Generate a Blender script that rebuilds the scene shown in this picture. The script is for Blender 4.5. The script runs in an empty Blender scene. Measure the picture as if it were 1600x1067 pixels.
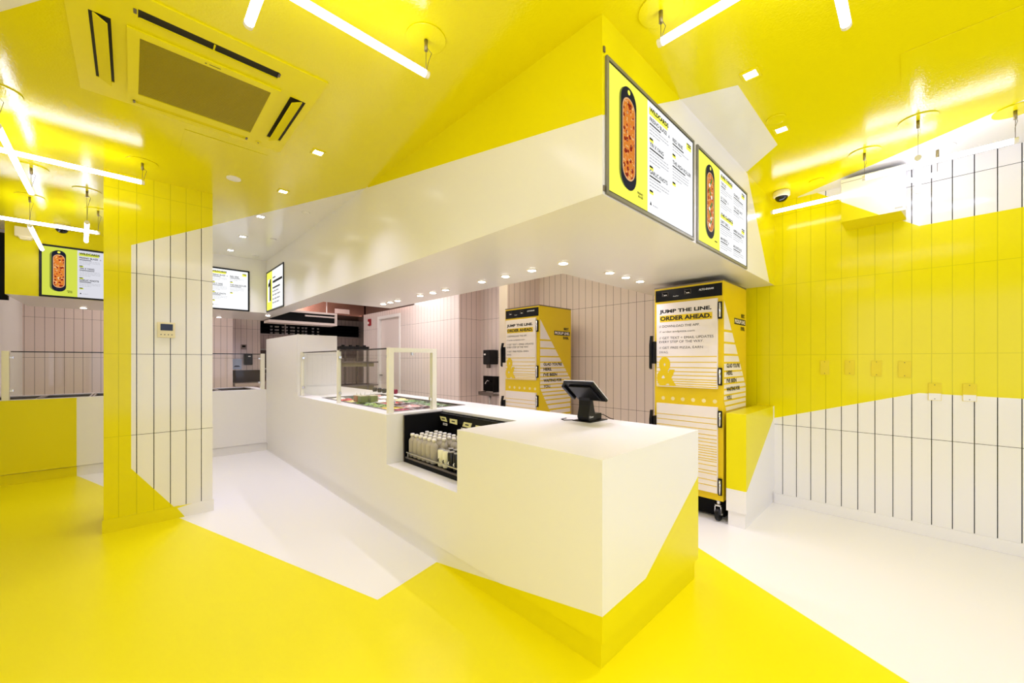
import bpy, bmesh, math, random
from mathutils import Vector, Matrix
random.seed(7)
S = bpy.context.scene
COL = S.collection
# ------------------------------------------------------------------ camera
F_PX, HZ, CU, H = 613.41, 563.68, 800.0, 1.30      # focal length in px, horizon row, centre column, eye height
CX, SX = 0.71790, 0.69614                          # right / forward components of world X
cam = bpy.data.cameras.new('camera'); co = bpy.data.objects.new('camera', cam); COL.objects.link(co)
cam.sensor_fit = 'HORIZONTAL'; cam.sensor_width = 36.0
cam.lens = 36.0 * F_PX / 1600.0
cam.shift_x = 0.0
cam.shift_y = (HZ - 533.5) / 1600.0
cam.clip_start = 0.05
co.location = (0, 0, H)
co.rotation_euler = (math.pi / 2, 0, math.atan2(-SX, CX))
S.camera = co
# ------------------------------------------------------------------ world, daylight, exposure
S.view_settings.view_transform = 'Standard'; S.view_settings.look = 'None'
S.view_settings.exposure = 0.36; S.view_settings.gamma = 1.0; S.view_settings.use_curve_mapping = False
w = bpy.data.worlds.new('daylight'); S.world = w; w.use_nodes = True
bg = w.node_tree.nodes['Background']; bg.inputs[0].default_value = (0.80, 0.84, 1.0, 1); bg.inputs[1].default_value = 0.8
S.cycles.max_bounces = 12; S.cycles.diffuse_bounces = 5; S.cycles.glossy_bounces = 5
S.cycles.transparent_max_bounces = 16; S.cycles.transmission_bounces = 8
S.cycles.sample_clamp_indirect = 6.0; S.cycles.caustics_reflective = False; S.cycles.caustics_refractive = False
def area(name, loc, rot, sx, sy, power, col):
    l = bpy.data.lights.new(name, 'AREA'); l.shape = 'RECTANGLE'; l.size = sx; l.size_y = sy
    l.energy = power; l.color = col
    o = bpy.data.objects.new(name, l); COL.objects.link(o); o.location = loc; o.rotation_euler = rot
    return o
area('storefront_daylight', (1.7, -2.72, 1.45), (math.pi / 2, 0, 0), 5.0, 2.4, 28, (0.70, 0.78, 1.28))
area('side_fill_light', (-1.40, -0.7, 1.55), (0, -math.pi / 2, 0), 1.7, 3.2, 23, (0.82, 0.80, 0.98))  # added fill light from the left, lifts the dim left-facing sides
area('kitchen_ceiling_panel', (3.1, 3.3, 2.70), (0, 0, 0), 0.6, 1.2, 9, (1.0, 0.89, 0.62))
area('kitchen_ceiling_panel', (3.0, 5.9, 2.70), (0, 0, 0), 0.6, 1.2, 24, (1.0, 0.92, 0.92))
area('kitchen_ceiling_panel', (2.6, 8.2, 2.70), (0, 0, 0), 0.6, 0.8, 12, (1.0, 0.88, 0.88))
area('kitchen_ceiling_panel', (0.2, 8.8, 2.70), (0, 0, 0), 1.6, 0.4, 9, (1.0, 0.92, 0.86))
TUBE_E, SPOT_E, SCREEN_E = 8.5, 14.0, 0.84
COOL = (0.82, 0.80, 1.12)
SQ_W, RD_W = 34.0, 8.0

# ------------------------------------------------------------------ pixel of the photo -> point on a real plane
def ray(u, v):
    r = (u - CU) / F_PX
    return Vector((CX * r + SX, -SX * r + CX, (HZ - v) / F_PX))
def onX(u, v, X): d = ray(u, v); return d * (X / d.x) + Vector((0, 0, H))
def onY(u, v, Y): d = ray(u, v); return d * (Y / d.y) + Vector((0, 0, H))
def onZ(u, v, Z): d = ray(u, v); return d * ((Z - H) / d.z) + Vector((0, 0, H))

# ------------------------------------------------------------------ materials
MATS = {}
def lin(c):
    return tuple(((x / 255.0) / 12.92 if x / 255.0 <= 0.04045 else ((x / 255.0 + 0.055) / 1.055) ** 2.4) for x in c)
def mat(name, rgb, rough=0.5, metal=0.0, emit=None, estr=0.0, trans=0.0, ior=1.45, spec=0.5, alpha=1.0, coat=0.0,
        bump=0.0, bscale=200.0, srgb=True, srgb2=True):
    if name in MATS: return MATS[name]
    m = bpy.data.materials.new(name); m.use_nodes = True
    nt = m.node_tree; b = nt.nodes['Principled BSDF']
    c = lin(rgb) if srgb else rgb
    b.inputs['Base Color'].default_value = (*c, 1); b.inputs['Roughness'].default_value = rough
    b.inputs['Metallic'].default_value = metal; b.inputs['IOR'].default_value = ior
    b.inputs['Specular IOR Level'].default_value = spec
    b.inputs['Transmission Weight'].default_value = trans; b.inputs['Alpha'].default_value = alpha
    b.inputs['Coat Weight'].default_value = coat
    if emit is not None:
        b.inputs['Emission Color'].default_value = (*(lin(emit) if srgb and srgb2 else emit), 1)
        b.inputs['Emission Strength'].default_value = estr
    # faint surface variation keeps every material procedural
    n = nt.nodes.new('ShaderNodeTexNoise'); n.inputs['Scale'].default_value = bscale; n.inputs['Detail'].default_value = 2
    g = nt.nodes.new('ShaderNodeNewGeometry'); nt.links.new(g.outputs['Position'], n.inputs['Vector'])
    if bump > 0:
        bp = nt.nodes.new('ShaderNodeBump'); bp.inputs['Strength'].default_value = bump; bp.inputs['Distance'].default_value = 0.002
        nt.links.new(n.outputs['Fac'], bp.inputs['Height']); nt.links.new(bp.outputs['Normal'], b.inputs['Normal'])
    else:
        mr = nt.nodes.new('ShaderNodeMapRange'); mr.inputs['To Min'].default_value = max(0.0, rough - 0.02); mr.inputs['To Max'].default_value = min(1.0, rough + 0.02)
        nt.links.new(n.outputs['Fac'], mr.inputs['Value']); nt.links.new(mr.outputs['Result'], b.inputs['Roughness'])
    MATS[name] = m
    return m
YEL = (231, 218, 8)
WHT = (236, 233, 229)
def tile(name, rgb, grout, axis, off, rough=0.12, pitch=0.1025, gw=0.0042):
    """long vertical wall tile: joints every pitch along axis, courses every 0.633 m, none below the skirting"""
    if name in MATS: return MATS[name]
    m = bpy.data.materials.new(name); m.use_nodes = True; nt = m.node_tree; L = nt.links
    b = nt.nodes['Principled BSDF']
    g = nt.nodes.new('ShaderNodeNewGeometry'); s = nt.nodes.new('ShaderNodeSeparateXYZ'); L.new(g.outputs['Position'], s.inputs[0])
    def M(op, a, bb=None):
        n = nt.nodes.new('ShaderNodeMath'); n.operation = op
        for i, x in enumerate((a, bb)):
            if x is None: continue
            if isinstance(x, (int, float)): n.inputs[i].default_value = x
            else: L.new(x, n.inputs[i])
        return n.outputs[0]
    def line(sock, o, p, wd):
        f = M('FRACT', M('ADD', M('DIVIDE', M('SUBTRACT', sock, o), p), 100.5))
        return M('LESS_THAN', M('ABSOLUTE', M('SUBTRACT', f, 0.5)), wd / p / 2)
    v = M('MULTIPLY', line(s.outputs[0 if axis == 'X' else 1], off, pitch, gw), M('GREATER_THAN', s.outputs[2], 0.09))
    h = M('MULTIPLY', line(s.outputs[2], 0.72, 0.633, 0.0034), M('GREATER_THAN', s.outputs[2], 0.12))
    j = M('MAXIMUM', v, h)
    mx = nt.nodes.new('ShaderNodeMix'); mx.data_type = 'RGBA'
    mx.inputs[6].default_value = (*lin(rgb), 1); mx.inputs[7].default_value = (*lin(grout), 1)
    L.new(j, mx.inputs[0]); L.new(mx.outputs[2], b.inputs['Base Color'])
    b.inputs['Roughness'].default_value = rough; b.inputs['Specular IOR Level'].default_value = 0.22 if rgb == YEL else 0.5
    n = nt.nodes.new('ShaderNodeTexNoise'); n.inputs['Scale'].default_value = 14; L.new(g.outputs['Position'], n.inputs['Vector'])
    hh = M('SUBTRACT', M('MULTIPLY', n.outputs['Fac'], 0.35), M('MULTIPLY', j, 1.0))
    bp = nt.nodes.new('ShaderNodeBump'); bp.inputs['Strength'].default_value = 0.35; bp.inputs['Distance'].default_value = 0.0015
    L.new(hh, bp.inputs['Height']); L.new(bp.outputs['Normal'], b.inputs['Normal'])
    MATS[name] = m
    return m
white = mat('white_solid_surface', WHT, 0.38)
yellow = mat('yellow_paint', YEL, 0.38, spec=0.3)
ceil_w = mat('white_gloss_ceiling_paint', WHT, 0.11, bump=0.3, bscale=120)
ceil_y = mat('yellow_gloss_ceiling_paint', YEL, 0.105, bump=0.38, bscale=120)
bulk_w = mat('white_satin_bulkhead', WHT, 0.22)
bulk_y = mat('yellow_satin_bulkhead', YEL, 0.25, spec=0.3)
floor_y = mat('yellow_epoxy_floor', (240, 227, 8), 0.32, spec=0.28)
floor_w = mat('white_epoxy_floor', (240, 237, 233), 0.30, spec=0.4)
BLK = (22, 22, 26)
tw_y = tile('white_tile_along_y', WHT, BLK, 'Y', 0.027, gw=0.0052)
ty_y = tile('yellow_tile_along_y', YEL, (204, 194, 4), 'Y', 0.027)
tw_px = tile('white_tile_pillar', WHT, BLK, 'X', 0.030, pitch=0.1, gw=0.0052)
ty_px = tile('yellow_tile_pillar', YEL, (204, 194, 4), 'X', 0.030, pitch=0.1)
tk_y = tile('kitchen_tile_along_y', (228, 214, 208), (60, 48, 44), 'Y', 0.027)
tk_x = tile('kitchen_tile_along_x', (226, 208, 202), (60, 48, 44), 'X', 0.042)
black = mat('black_plastic', (16, 16, 18), 0.35, spec=0.3)
blackm = mat('black_matte', (10, 10, 11), 0.6, spec=0.15)
steel = mat('brushed_steel', (200, 198, 195), 0.28, 1.0)
chrome = mat('chrome', (225, 225, 225), 0.12, 1.0)
greysteel = mat('grey_steel', (120, 112, 106), 0.4, 0.8)
copper = mat('warm_steel', (205, 150, 132), 0.22, 1.0)
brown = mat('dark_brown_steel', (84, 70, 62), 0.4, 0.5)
cream = mat('cream_plastic', (232, 222, 190), 0.4)
post_w = mat('cream_white_powder_coat', (238, 234, 215), 0.4)
ink = mat('black_ink', (12, 12, 12), 0.5)
ink2 = mat('dark_grey_ink', (60, 58, 56), 0.5)
glassm = None
def glass():
    m = bpy.data.materials.new('clear_pane_glass'); m.use_nodes = True; nt = m.node_tree
    for n in list(nt.nodes): nt.nodes.remove(n)
    o = nt.nodes.new('ShaderNodeOutputMaterial'); mx = nt.nodes.new('ShaderNodeMixShader')
    t = nt.nodes.new('ShaderNodeBsdfTransparent'); t.inputs[0].default_value = (0.975, 0.99, 0.965, 1)
    g = nt.nodes.new('ShaderNodeBsdfGlossy'); g.inputs['Roughness'].default_value = 0.01
    fr = nt.nodes.new('ShaderNodeFresnel'); fr.inputs['IOR'].default_value = 1.45
    L = nt.links; gg = nt.nodes.new('ShaderNodeNewGeometry'); mm = nt.nodes.new('ShaderNodeMath'); mm.operation = 'SUBTRACT'; mm.inputs[0].default_value = 1.0; L.new(gg.outputs['Backfacing'], mm.inputs[1]); m2 = nt.nodes.new('ShaderNodeMath'); m2.operation = 'MULTIPLY'; L.new(mm.outputs[0], m2.inputs[0]); L.new(fr.outputs[0], m2.inputs[1]); L.new(m2.outputs[0], mx.inputs[0]); L.new(t.outputs[0], mx.inputs[1]); L.new(g.outputs[0], mx.inputs[2])
    L.new(mx.outputs[0], o.inputs[0]); return m
glassm = glass()
tube_on = mat('lit_tube', (255, 255, 255), 0.4, emit=(0.86, 0.88, 1.15), estr=TUBE_E, srgb2=False)
spot_on = mat('lit_lens', (255, 255, 255), 0.4, emit=(246, 246, 255), estr=SPOT_E)
def scr(n, c, k=1.0): return mat('screen_' + n, (8, 8, 8), 0.5, spec=0.05, emit=c, estr=SCREEN_E * k)
sc_w = scr('white', (252, 253, 255)); sc_y = scr('yellow', (252, 250, 90)); sc_k = scr('black', (6, 6, 8)); sc_g = scr('grey', (150, 150, 155))
sc_n = scr('navy', (22, 26, 44)); sc_sh = scr('board_shadow', (120, 130, 50)); sc_w2 = scr('dim_white', (214, 214, 222)); sc_y2 = scr('dim_yellow', (205, 215, 75))
def pizza(name, spots, green):
    m = bpy.data.materials.new(name); m.use_nodes = True; nt = m.node_tree; L = nt.links; b = nt.nodes['Principled BSDF']
    b.inputs['Base Color'].default_value = (0, 0, 0, 1); b.inputs['Specular IOR Level'].default_value = 0.05
    g = nt.nodes.new('ShaderNodeNewGeometry')
    v = nt.nodes.new('ShaderNodeTexVoronoi'); v.inputs['Scale'].default_value = 34; L.new(g.outputs['Position'], v.inputs['Vector'])
    r = nt.nodes.new('ShaderNodeValToRGB'); L.new(v.outputs['Distance'], r.inputs[0])
    e = r.color_ramp.elements; e[0].position = 0.0; e[0].color = (*lin(spots), 1); e[1].position = 0.55; e[1].color = (*lin((214, 126, 44)), 1)
    x = r.color_ramp.elements.new(0.33); x.color = (*lin((120, 24, 12)), 1)
    x = r.color_ramp.elements.new(0.37); x.color = (*lin((226, 120, 50)), 1)
    n = nt.nodes.new('ShaderNodeTexNoise'); n.inputs['Scale'].default_value = 60; n.inputs['Detail'].default_value = 3; L.new(g.outputs['Position'], n.inputs['Vector'])
    r2 = nt.nodes.new('ShaderNodeValToRGB'); L.new(n.outputs['Fac'], r2.inputs[0])
    r2.color_ramp.elements[0].position = 0.57; r2.color_ramp.elements[1].position = 0.68
    mx = nt.nodes.new('ShaderNodeMix'); mx.data_type = 'RGBA'; L.new(r2.outputs[0], mx.inputs[0]); L.new(r.outputs[0], mx.inputs[6]); mx.inputs[7].default_value = (*lin(green), 1)
    L.new(mx.outputs[2], b.inputs['Emission Color']); b.inputs['Emission Strength'].default_value = SCREEN_E
    return m
pz1 = pizza('pizza_pepperoni_picture', (150, 30, 16), (246, 205, 140))
pz2 = pizza('pizza_tomato_picture', (214, 70, 40), (240, 226, 205))
sc_c = scr('crust', (222, 170, 120)); sc_gr = scr('basil', (70, 130, 60)); sc_m = scr('mozzarella', (245, 238, 225))

# ------------------------------------------------------------------ mesh builder
_txt = {}
def text_mesh(s, bold):
    k = (s, bold)
    if k not in _txt:
        c = bpy.data.curves.new('t', 'FONT'); c.body = s; c.size = 1; c.resolution_u = 3; c.offset = {0: 0, 1: 0.026, 2: 0.042}[bold]
        o = bpy.data.objects.new('t', c); COL.objects.link(o)
        dg = bpy.context.evaluated_depsgraph_get(); dg.update()
        me = bpy.data.meshes.new_from_object(o.evaluated_get(dg))
        vs = [v.co.copy() for v in me.vertices]; fs = [tuple(p.vertices) for p in me.polygons]
        xs = [v.x for v in vs]; ys = [v.y for v in vs]
        _txt[k] = (vs, fs, min(xs), max(xs), min(ys), max(ys))
        bpy.data.objects.remove(o); bpy.data.curves.remove(c); bpy.data.meshes.remove(me)
    return _txt[k]
class Fr:
    def __init__(s, O, Sv, Tv): s.O = Vector(O); s.S = Vector(Sv).normalized(); s.T = Vector(Tv).normalized(); s.N = s.S.cross(s.T)
    def p(s, a, b, n=0.0): return s.O + s.S * a + s.T * b + s.N * n
class MB:
    def __init__(s): s.bm = bmesh.new()
    def face(s, pts, mi=0):
        vs = [s.bm.verts.new(p) for p in pts]
        try: f = s.bm.faces.new(vs); f.material_index = mi; return f
        except ValueError: return None
    def box(s, x0, x1, y0, y1, z0, z1, mi=0, bev=0.0):
        r = bmesh.ops.create_cube(s.bm, size=1.0, matrix=Matrix.Translation(((x0 + x1) / 2, (y0 + y1) / 2, (z0 + z1) / 2)) @ Matrix.Diagonal((abs(x1 - x0), abs(y1 - y0), abs(z1 - z0), 1)))
        s._m(r['verts'], mi, bev); return s
    def _m(s, verts, mi, bev=0.0):
        fs = set(f for v in verts for f in v.link_faces)
        for f in fs: f.material_index = mi
        if bev > 0:
            es = list(set(e for v in verts for e in v.link_edges))
            r = bmesh.ops.bevel(s.bm, geom=es, offset=bev, segments=2, affect='EDGES', profile=0.7)
            for f in r['faces']: f.material_index = mi
    def obox(s, fr, a0, a1, b0, b1, n0, n1, mi=0, bev=0.0):
        R = Matrix((fr.S, fr.T, fr.N)).transposed().to_4x4()
        c = fr.p((a0 + a1) / 2, (b0 + b1) / 2, (n0 + n1) / 2)
        r = bmesh.ops.create_cube(s.bm, size=1.0, matrix=Matrix.Translation(c) @ R @ Matrix.Diagonal((abs(a1 - a0), abs(b1 - b0), abs(n1 - n0), 1)))
        s._m(r['verts'], mi, bev); return s
    def cyl(s, p0, p1, r, n=16, mi=0, r2=None, bev=0.0):
        p0, p1 = Vector(p0), Vector(p1); d = p1 - p0
        q = Vector((0, 0, 1)).rotation_difference(d.normalized()).to_matrix().to_4x4()
        rr = bmesh.ops.create_cone(s.bm, cap_ends=True, segments=n, radius1=r, radius2=r if r2 is None else r2, depth=d.length, matrix=Matrix.Translation((p0 + p1) / 2) @ q)
        for f in set(f for v in rr['verts'] for f in v.link_faces):
            if len(f.verts) == 4: f.smooth = True
        s._m(rr['verts'], mi, bev)
        return s
    def tube(s, pts, r, n=6, mi=0):
        for a, b in zip(pts[:-1], pts[1:]): s.cyl(a, b, r, n, mi)
        return s
    def sphere(s, c, r, n=16, mi=0, sc=(1, 1, 1)):
        rr = bmesh.ops.create_uvsphere(s.bm, u_segments=n, v_segments=max(6, n // 2), radius=r, matrix=Matrix.Translation(c) @ Matrix.Diagonal((*sc, 1)))
        s._m(rr['verts'], mi)
        for f in set(f for v in rr['verts'] for f in v.link_faces): f.smooth = True
        return s
    def lathe(s, c, prof, n=16, mi=0):
        c = Vector(c); rings = []
        for r, z in prof: rings.append([s.bm.verts.new(c + Vector((r * math.cos(2 * math.pi * k / n), r * math.sin(2 * math.pi * k / n), z))) for k in range(n)])
        for a, b in zip(rings[:-1], rings[1:]):
            for k in range(n):
                f = s.bm.faces.new((a[k], a[(k + 1) % n], b[(k + 1) % n], b[k])); f.smooth = True; f.material_index = mi
        f = s.bm.faces.new(rings[-1]); f.material_index = mi
        f = s.bm.faces.new(rings[0][::-1]); f.material_index = mi
        return s
    def prism(s, fr, pts, n0, n1, mi=0):
        a = [s.bm.verts.new(fr.p(x, y, n0)) for x, y in pts]; b = [s.bm.verts.new(fr.p(x, y, n1)) for x, y in pts]
        k = len(pts); fs = [s.bm.faces.new(a[::-1]), s.bm.faces.new(b)]
        for i in range(k): fs.append(s.bm.faces.new((a[i], a[(i + 1) % k], b[(i + 1) % k], b[i])))
        for f in fs: f.material_index = mi
        return s
    def stadium(s, fr, cx, cy, wd, ht, n0, n1, mi=0, seg=12):
        r = wd / 2; pts = []
        for k in range(seg + 1): t = math.pi * k / seg; pts.append((cx + r * math.cos(t), cy + ht / 2 - r + r * math.sin(t)))
        for k in range(seg + 1): t = math.pi + math.pi * k / seg; pts.append((cx + r * math.cos(t), cy - ht / 2 + r + r * math.sin(t)))
        return s.prism(fr, pts, n0, n1, mi)
    def text(s, st, fr, a, b, wd, ht, n=0.0008, mi=0, bold=1, right=False):
        """lettering whose box starts at (a, b) (left, bottom), wd x ht"""
        vs, fs, x0, x1, y0, y1 = text_mesh(st, bold)
        if wd is None: wd = (x1 - x0) * ht / (y1 - y0)
        if right: a -= wd
        nv = [s.bm.verts.new(fr.p(a + (v.x - x0) / (x1 - x0) * wd, b + (v.y - y0) / (y1 - y0) * ht, n)) for v in vs]
        for f in fs:
            try: q = s.bm.faces.new([nv[i] for i in f]); q.material_index = mi
            except ValueError: pass
        return s
    def paint(s, ax, val, polys, frm=0, to=1):
        """split the faces lying on the plane ax = val along the edges of polys and give those inside the other finish"""
        i = 'XYZ'.index(ax); o = [k for k in range(3) if k != i]
        def on(): return [f for f in s.bm.faces if all(abs(v.co[i] - val) < 2e-4 for v in f.verts)]
        for poly in polys:
            for a, b in zip(poly, poly[1:] + poly[:1]):
                fs = on(); d = Vector((0, 0, 0)); d[o[0]] = b[1] - a[1]; d[o[1]] = -(b[0] - a[0])
                if d.length < 1e-6: continue
                c = Vector((0, 0, 0)); c[o[0]] = a[0]; c[o[1]] = a[1]; c[i] = val
                g = fs + list(set(e for f in fs for e in f.edges)) + list(set(v for f in fs for v in f.verts))
                bmesh.ops.bisect_plane(s.bm, geom=g, plane_co=c, plane_no=d.normalized(), dist=1e-5)
            for f in on():
                m = f.calc_center_median(); x, y = m[o[0]], m[o[1]]; ins = False
                for (ax_, ay), (bx, by) in zip(poly, poly[1:] + poly[:1]):
                    if (ay > y) != (by > y) and x < (bx - ax_) * (y - ay) / (by - ay) + ax_: ins = not ins
                if ins and f.material_index == frm: f.material_index = to
        return s
    def build(s, name, mats, parent=None, origin=None):
        if not isinstance(mats, (list, tuple)): mats = [mats]
        vs = s.bm.verts
        if origin is None:
            if parent is not None: base = Vector(parent['_o'])
            else:
                xs = [v.co.x for v in vs]; ys = [v.co.y for v in vs]; zs = [v.co.z for v in vs]
                base = Vector(((min(xs) + max(xs)) / 2, (min(ys) + max(ys)) / 2, min(zs)))
        else: base = Vector(origin)
        loc = base
        if parent is not None: loc = base - Vector(parent['_o'])
        for v in vs: v.co -= base
        me = bpy.data.meshes.new(name); s.bm.to_mesh(me); s.bm.free()
        for m in mats: me.materials.append(m)
        ob = bpy.data.objects.new(name, me); COL.objects.link(ob); ob.location = loc
        ob['_o'] = tuple(base)
        if parent is not None: ob.parent = parent
        return ob
def tag(o, label=None, cat=None, group=None, kind=None):
    if label: o['label'] = label
    if cat: o['category'] = cat
    if group: o['group'] = group
    if kind: o['kind'] = kind
    return o
def thing(name, loc, label, cat, group=None):
    o = bpy.data.objects.new(name, None); COL.objects.link(o); o.location = loc; o['_o'] = tuple(loc); o.empty_display_size = 0.05
    return tag(o, label, cat, group)
def struct(mb, name, mats, label): return tag(mb.build(name, mats), label, None, None, 'structure')
def dup(root, loc, label=None, group=None, skip=()):
    r = root.copy(); COL.objects.link(r); r.location = loc; r['_o'] = tuple(loc)
    if label: r['label'] = label
    if group: r['group'] = group
    for ch in list(root.children):
        if ch.name.split('.')[0] in skip: continue
        c = ch.copy(); COL.objects.link(c); c.parent = r
        for g in ch.children:
            d = g.copy(); COL.objects.link(d); d.parent = c
    return r

# ------------------------------------------------------------------ main dimensions
XC, YC, XW, ZC, ZB, ZK = 1.407, 0.911, 4.24, 2.746, 1.994, 0.886
XR = 2.436                     # kitchen side of the service counter
YA = 6.58                      # face of the back counter and of the far bulkhead
XL = -1.205                    # left wall
YF = -2.6                      # storefront

# ================================================================== SETTING
# floor
m = MB(); m.face([(XL, YF, 0), (5.3, YF, 0), (5.3, 11.1, 0), (XL, 11.1, 0)])
p = [onZ(*q, 0) for q in ((119.5, 742.8), (590, 937), (682, 878), (760, 904))]
d = p[1] - p[0]
a = onZ(1098, 860, 0); b = onZ(1420, 1066, 0); e = b + (b - a) * 3; a2 = a - (b - a) * 0.5
W1 = [(p[0].x - 0.2 * d.x / d.length, p[0].y - 0.2 * d.y / d.length), (p[1].x, p[1].y), (p[2].x, p[2].y), (p[3].x + 0.05, p[3].y - 0.17), (1.9, 11.2), (p[0].x, 11.2)]
W2 = [(a2.x, a2.y), (b.x, b.y), (e.x, e.y), (5.4, e.y), (5.4, 11.2), (1.9, 11.2), (1.9, 1.3)]
m.paint('Z', 0.0, [W1, W2])
fl = struct(m, 'floor', [floor_y, floor_w], 'glossy poured floor, yellow with white angular patches')
m = MB(); m.face([(XL, YF, 0), (5.3, YF, 0), (5.3, 11.1, 0), (XL, 11.1, 0)])
m.bm.free()
# ceiling
m = MB(); m.box(XL - 0.1, 5.3, YF, 11.1, ZC, ZC + 0.1)
q = lambda u, v: tuple(onZ(u, v, ZC).xy)
c1a, c1b = Vector(q(575, 293)), Vector(q(333, 352)); dd = (c1b - c1a); k1 = c1b + dd * 0.62
C1 = [tuple(c1a), tuple(k1), (k1.x, YA + 0.02), (1.5, YA + 0.02), (1.5, c1a.y - 0.12)]
C2 = [q(1061, 156), q(1153, 133), q(1215, 226), q(1167, 268), (3.3, 1.0), (2.2, 1.0)]
r1, r2 = Vector(q(1269.5, 297.6)), Vector(q(1560.6, 172.8)); r3 = r2 + (r2 - r1) * 1.2
C3 = [tuple(r1 + (r1 - r2) * 0.12), tuple(r3), (5, r3.y), (5, r1.y + 0.3)]
l1, l2 = Vector(q(0, 18.5)), Vector(q(64, 0)); l0, l3 = l1 + (l1 - l2) * 8, l2 + (l2 - l1) * 4
C4 = [tuple(l0), tuple(l3), (-1.5, l3.y)]
m.paint('Z', ZC, [C1, C2, C3, C4])
# kitchen side of the ceiling is plain white
m.paint('Z', ZC, [[(2.0, 1.0), (5.4, 1.0), (5.4, 11.2), (2.0, 11.2)], [(-1.4, 7.0), (2.0, 7.0), (2.0, 11.2), (-1.4, 11.2)]])
struct(m, 'ceiling', [ceil_y, ceil_w], 'glossy yellow ceiling with white painted wedges')
# right wall
m = MB(); m.box(XW, XW + 0.1, YF, 5.23, 0, ZC)
q = lambda u, v: (onX(u, v, XW).y, onX(u, v, XW).z)
e1, e2 = Vector(q(1436, 353)), Vector(q(1600, 323)); e3 = e2 + (e2 - e1) * 1.5
g1, g2 = Vector(q(1436, 614)), Vector(q(1597, 623)); g3 = g2 + (g2 - g1) * 1.5
g0 = Vector(q(1210, 653))
RW = [(1.70, 2.8), (q(1269.5, 297.6)[0], 2.8), q(1269.5, 299), tuple(e1), tuple(e2), tuple(e3), tuple(g3), tuple(g2), tuple(g1), tuple(g0), (1.70, 0.80)]
m.paint('X', XW, [RW])
m.paint('X', XW, [[(1.70, 0), (5.3, 0), (5.3, 2.8), (1.70, 2.8)]], 0, 2)
struct(m, 'wall_right', [tw_y, ty_y, tk_y], 'tiled side wall, white with black joints and a yellow band')
m = MB(); m.box(XW - 0.012, XW, YF, YC, 0, 0.088, 0, 0.004); struct(m, 'baseboard_right', [white], 'low white cove base')
# left wall, storefront, other enclosing walls
m = MB(); m.box(XL - 0.1, XL, YF, -2.35, 0, ZC); m.box(XL - 0.1, XL, -2.35, 0.95, 0, 0.65); m.box(XL - 0.1, XL, -2.35, 0.95, 2.45, ZC); m.box(XL - 0.1, XL, 0.95, 9.7, 0, ZC)
struct(m, 'wall_left', [white, yellow], 'plain side wall')
m = MB(); m.box(XL - 0.1, 5.3, YF - 0.2, YF, 2.62, ZC + 0.1); m.box(XL - 0.1, 5.3, YF - 0.2, YF, -0.1, 0.12)
m.box(XL - 0.1, -0.9, YF - 0.2, YF, 0.12, 2.62); m.box(4.1, 5.3, YF - 0.2, YF, 0.12, 2.62)
struct(m, 'wall_front', [white], 'storefront wall around the windows')
m = MB()
for x in (-0.9, 0.75, 2.4, 4.04): m.box(x, x + 0.06, YF - 0.14, YF - 0.06, 0.12, 2.62)
m.box(-0.9, 4.1, YF - 0.14, YF - 0.06, 0.12, 0.18); m.box(-0.9, 4.1, YF - 0.14, YF - 0.06, 2.56, 2.62)
wf = struct(m, 'window_1', [blackm], 'storefront window frame')
m = MB()  # unseen side window, made up as an opening for the fill light
for y in (-2.35, -0.73, 0.90): m.box(XL - 0.09, XL - 0.03, y, y + 0.05, 0.65, 2.45)
m.box(XL - 0.09, XL - 0.03, -2.35, 0.95, 0.65, 0.70); m.box(XL - 0.09, XL - 0.03, -2.35, 0.95, 2.40, 2.45)
struct(m, 'added_side_window', [blackm], 'made-up side window frame for the fill light')
# back walls of the kitchen
m = MB(); m.box(XL, 1.467, 9.6, 10.15, 0, ZC); struct(m, 'wall_back', [tk_x], 'tiled rear wall')
m = MB(); m.box(1.467, 2.037, 10.05, 10.15, 0, ZC); struct(m, 'wall_back', [tk_x], 'tiled rear wall')
m = MB(); m.box(2.037, 5.2, 11.0, 11.1, 0, ZC); struct(m, 'wall_back', [tk_x], 'tiled rear wall')
m = MB(); m.box(2.027, 2.037, 10.05, 11.0, 0, ZC); struct(m, 'wall_back', [tk_y], 'tiled rear wall')
m = MB(); m.box(5.2, 5.3, 8.7, 11.1, 0, ZC); struct(m, 'wall_kitchen', [brown], 'dark end wall')
# kitchen side wall with a door
XK = 3.79
m = MB(); m.box(XK, XK + 0.1, 5.13, 6.52, 0, ZC); m.box(XK, XK + 0.1, 6.52, 7.05, 0, 2.34); m.box(XK, XK + 0.1, 7.05, 8.03, 2.24, 2.34)
m.box(XK, XK + 0.1, 8.03, 8.757, 0, 2.34); m.box(XK + 0.1, XW + 0.1, 5.13, 5.23, 0, ZC)
m.box(XK + 0.1, 5.3, 8.657, 8.757, 0, ZC)
m.paint('Y', 5.13, [[(XK - 0.1, 0), (5, 0), (5, 2.8), (XK - 0.1, 2.8)]])
struct(m, 'wall_kitchen', [tk_y, tk_x], 'narrow tiled kitchen wall around the door')
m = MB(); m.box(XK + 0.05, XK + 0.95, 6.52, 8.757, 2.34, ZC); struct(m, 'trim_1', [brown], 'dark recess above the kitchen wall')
m = MB(); m.box(XK - 0.012, XK + 0.11, 7.05, 7.10, 0, 2.24); m.box(XK - 0.012, XK + 0.11, 7.95, 8.03, 0, 2.24); m.box(XK - 0.012, XK + 0.11, 7.10, 7.95, 2.18, 2.24)
dr = struct(m, 'door_1', [white], 'white kitchen door frame')
m = MB(); m.box(XK + 0.04, XK + 0.08, 7.10, 7.95, 0.01, 2.18); m.build('door_panel', [mat('door_grey_white', (226, 214, 208), 0.35)], dr)
m = MB(); m.cyl((XK + 0.04, 7.9, 1.0), (XK - 0.01, 7.9, 1.0), 0.012, 12); m.box(XK - 0.02, XK - 0.005, 7.80, 7.91, 0.99, 1.01); m.build('door_handle', [steel], dr)
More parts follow.
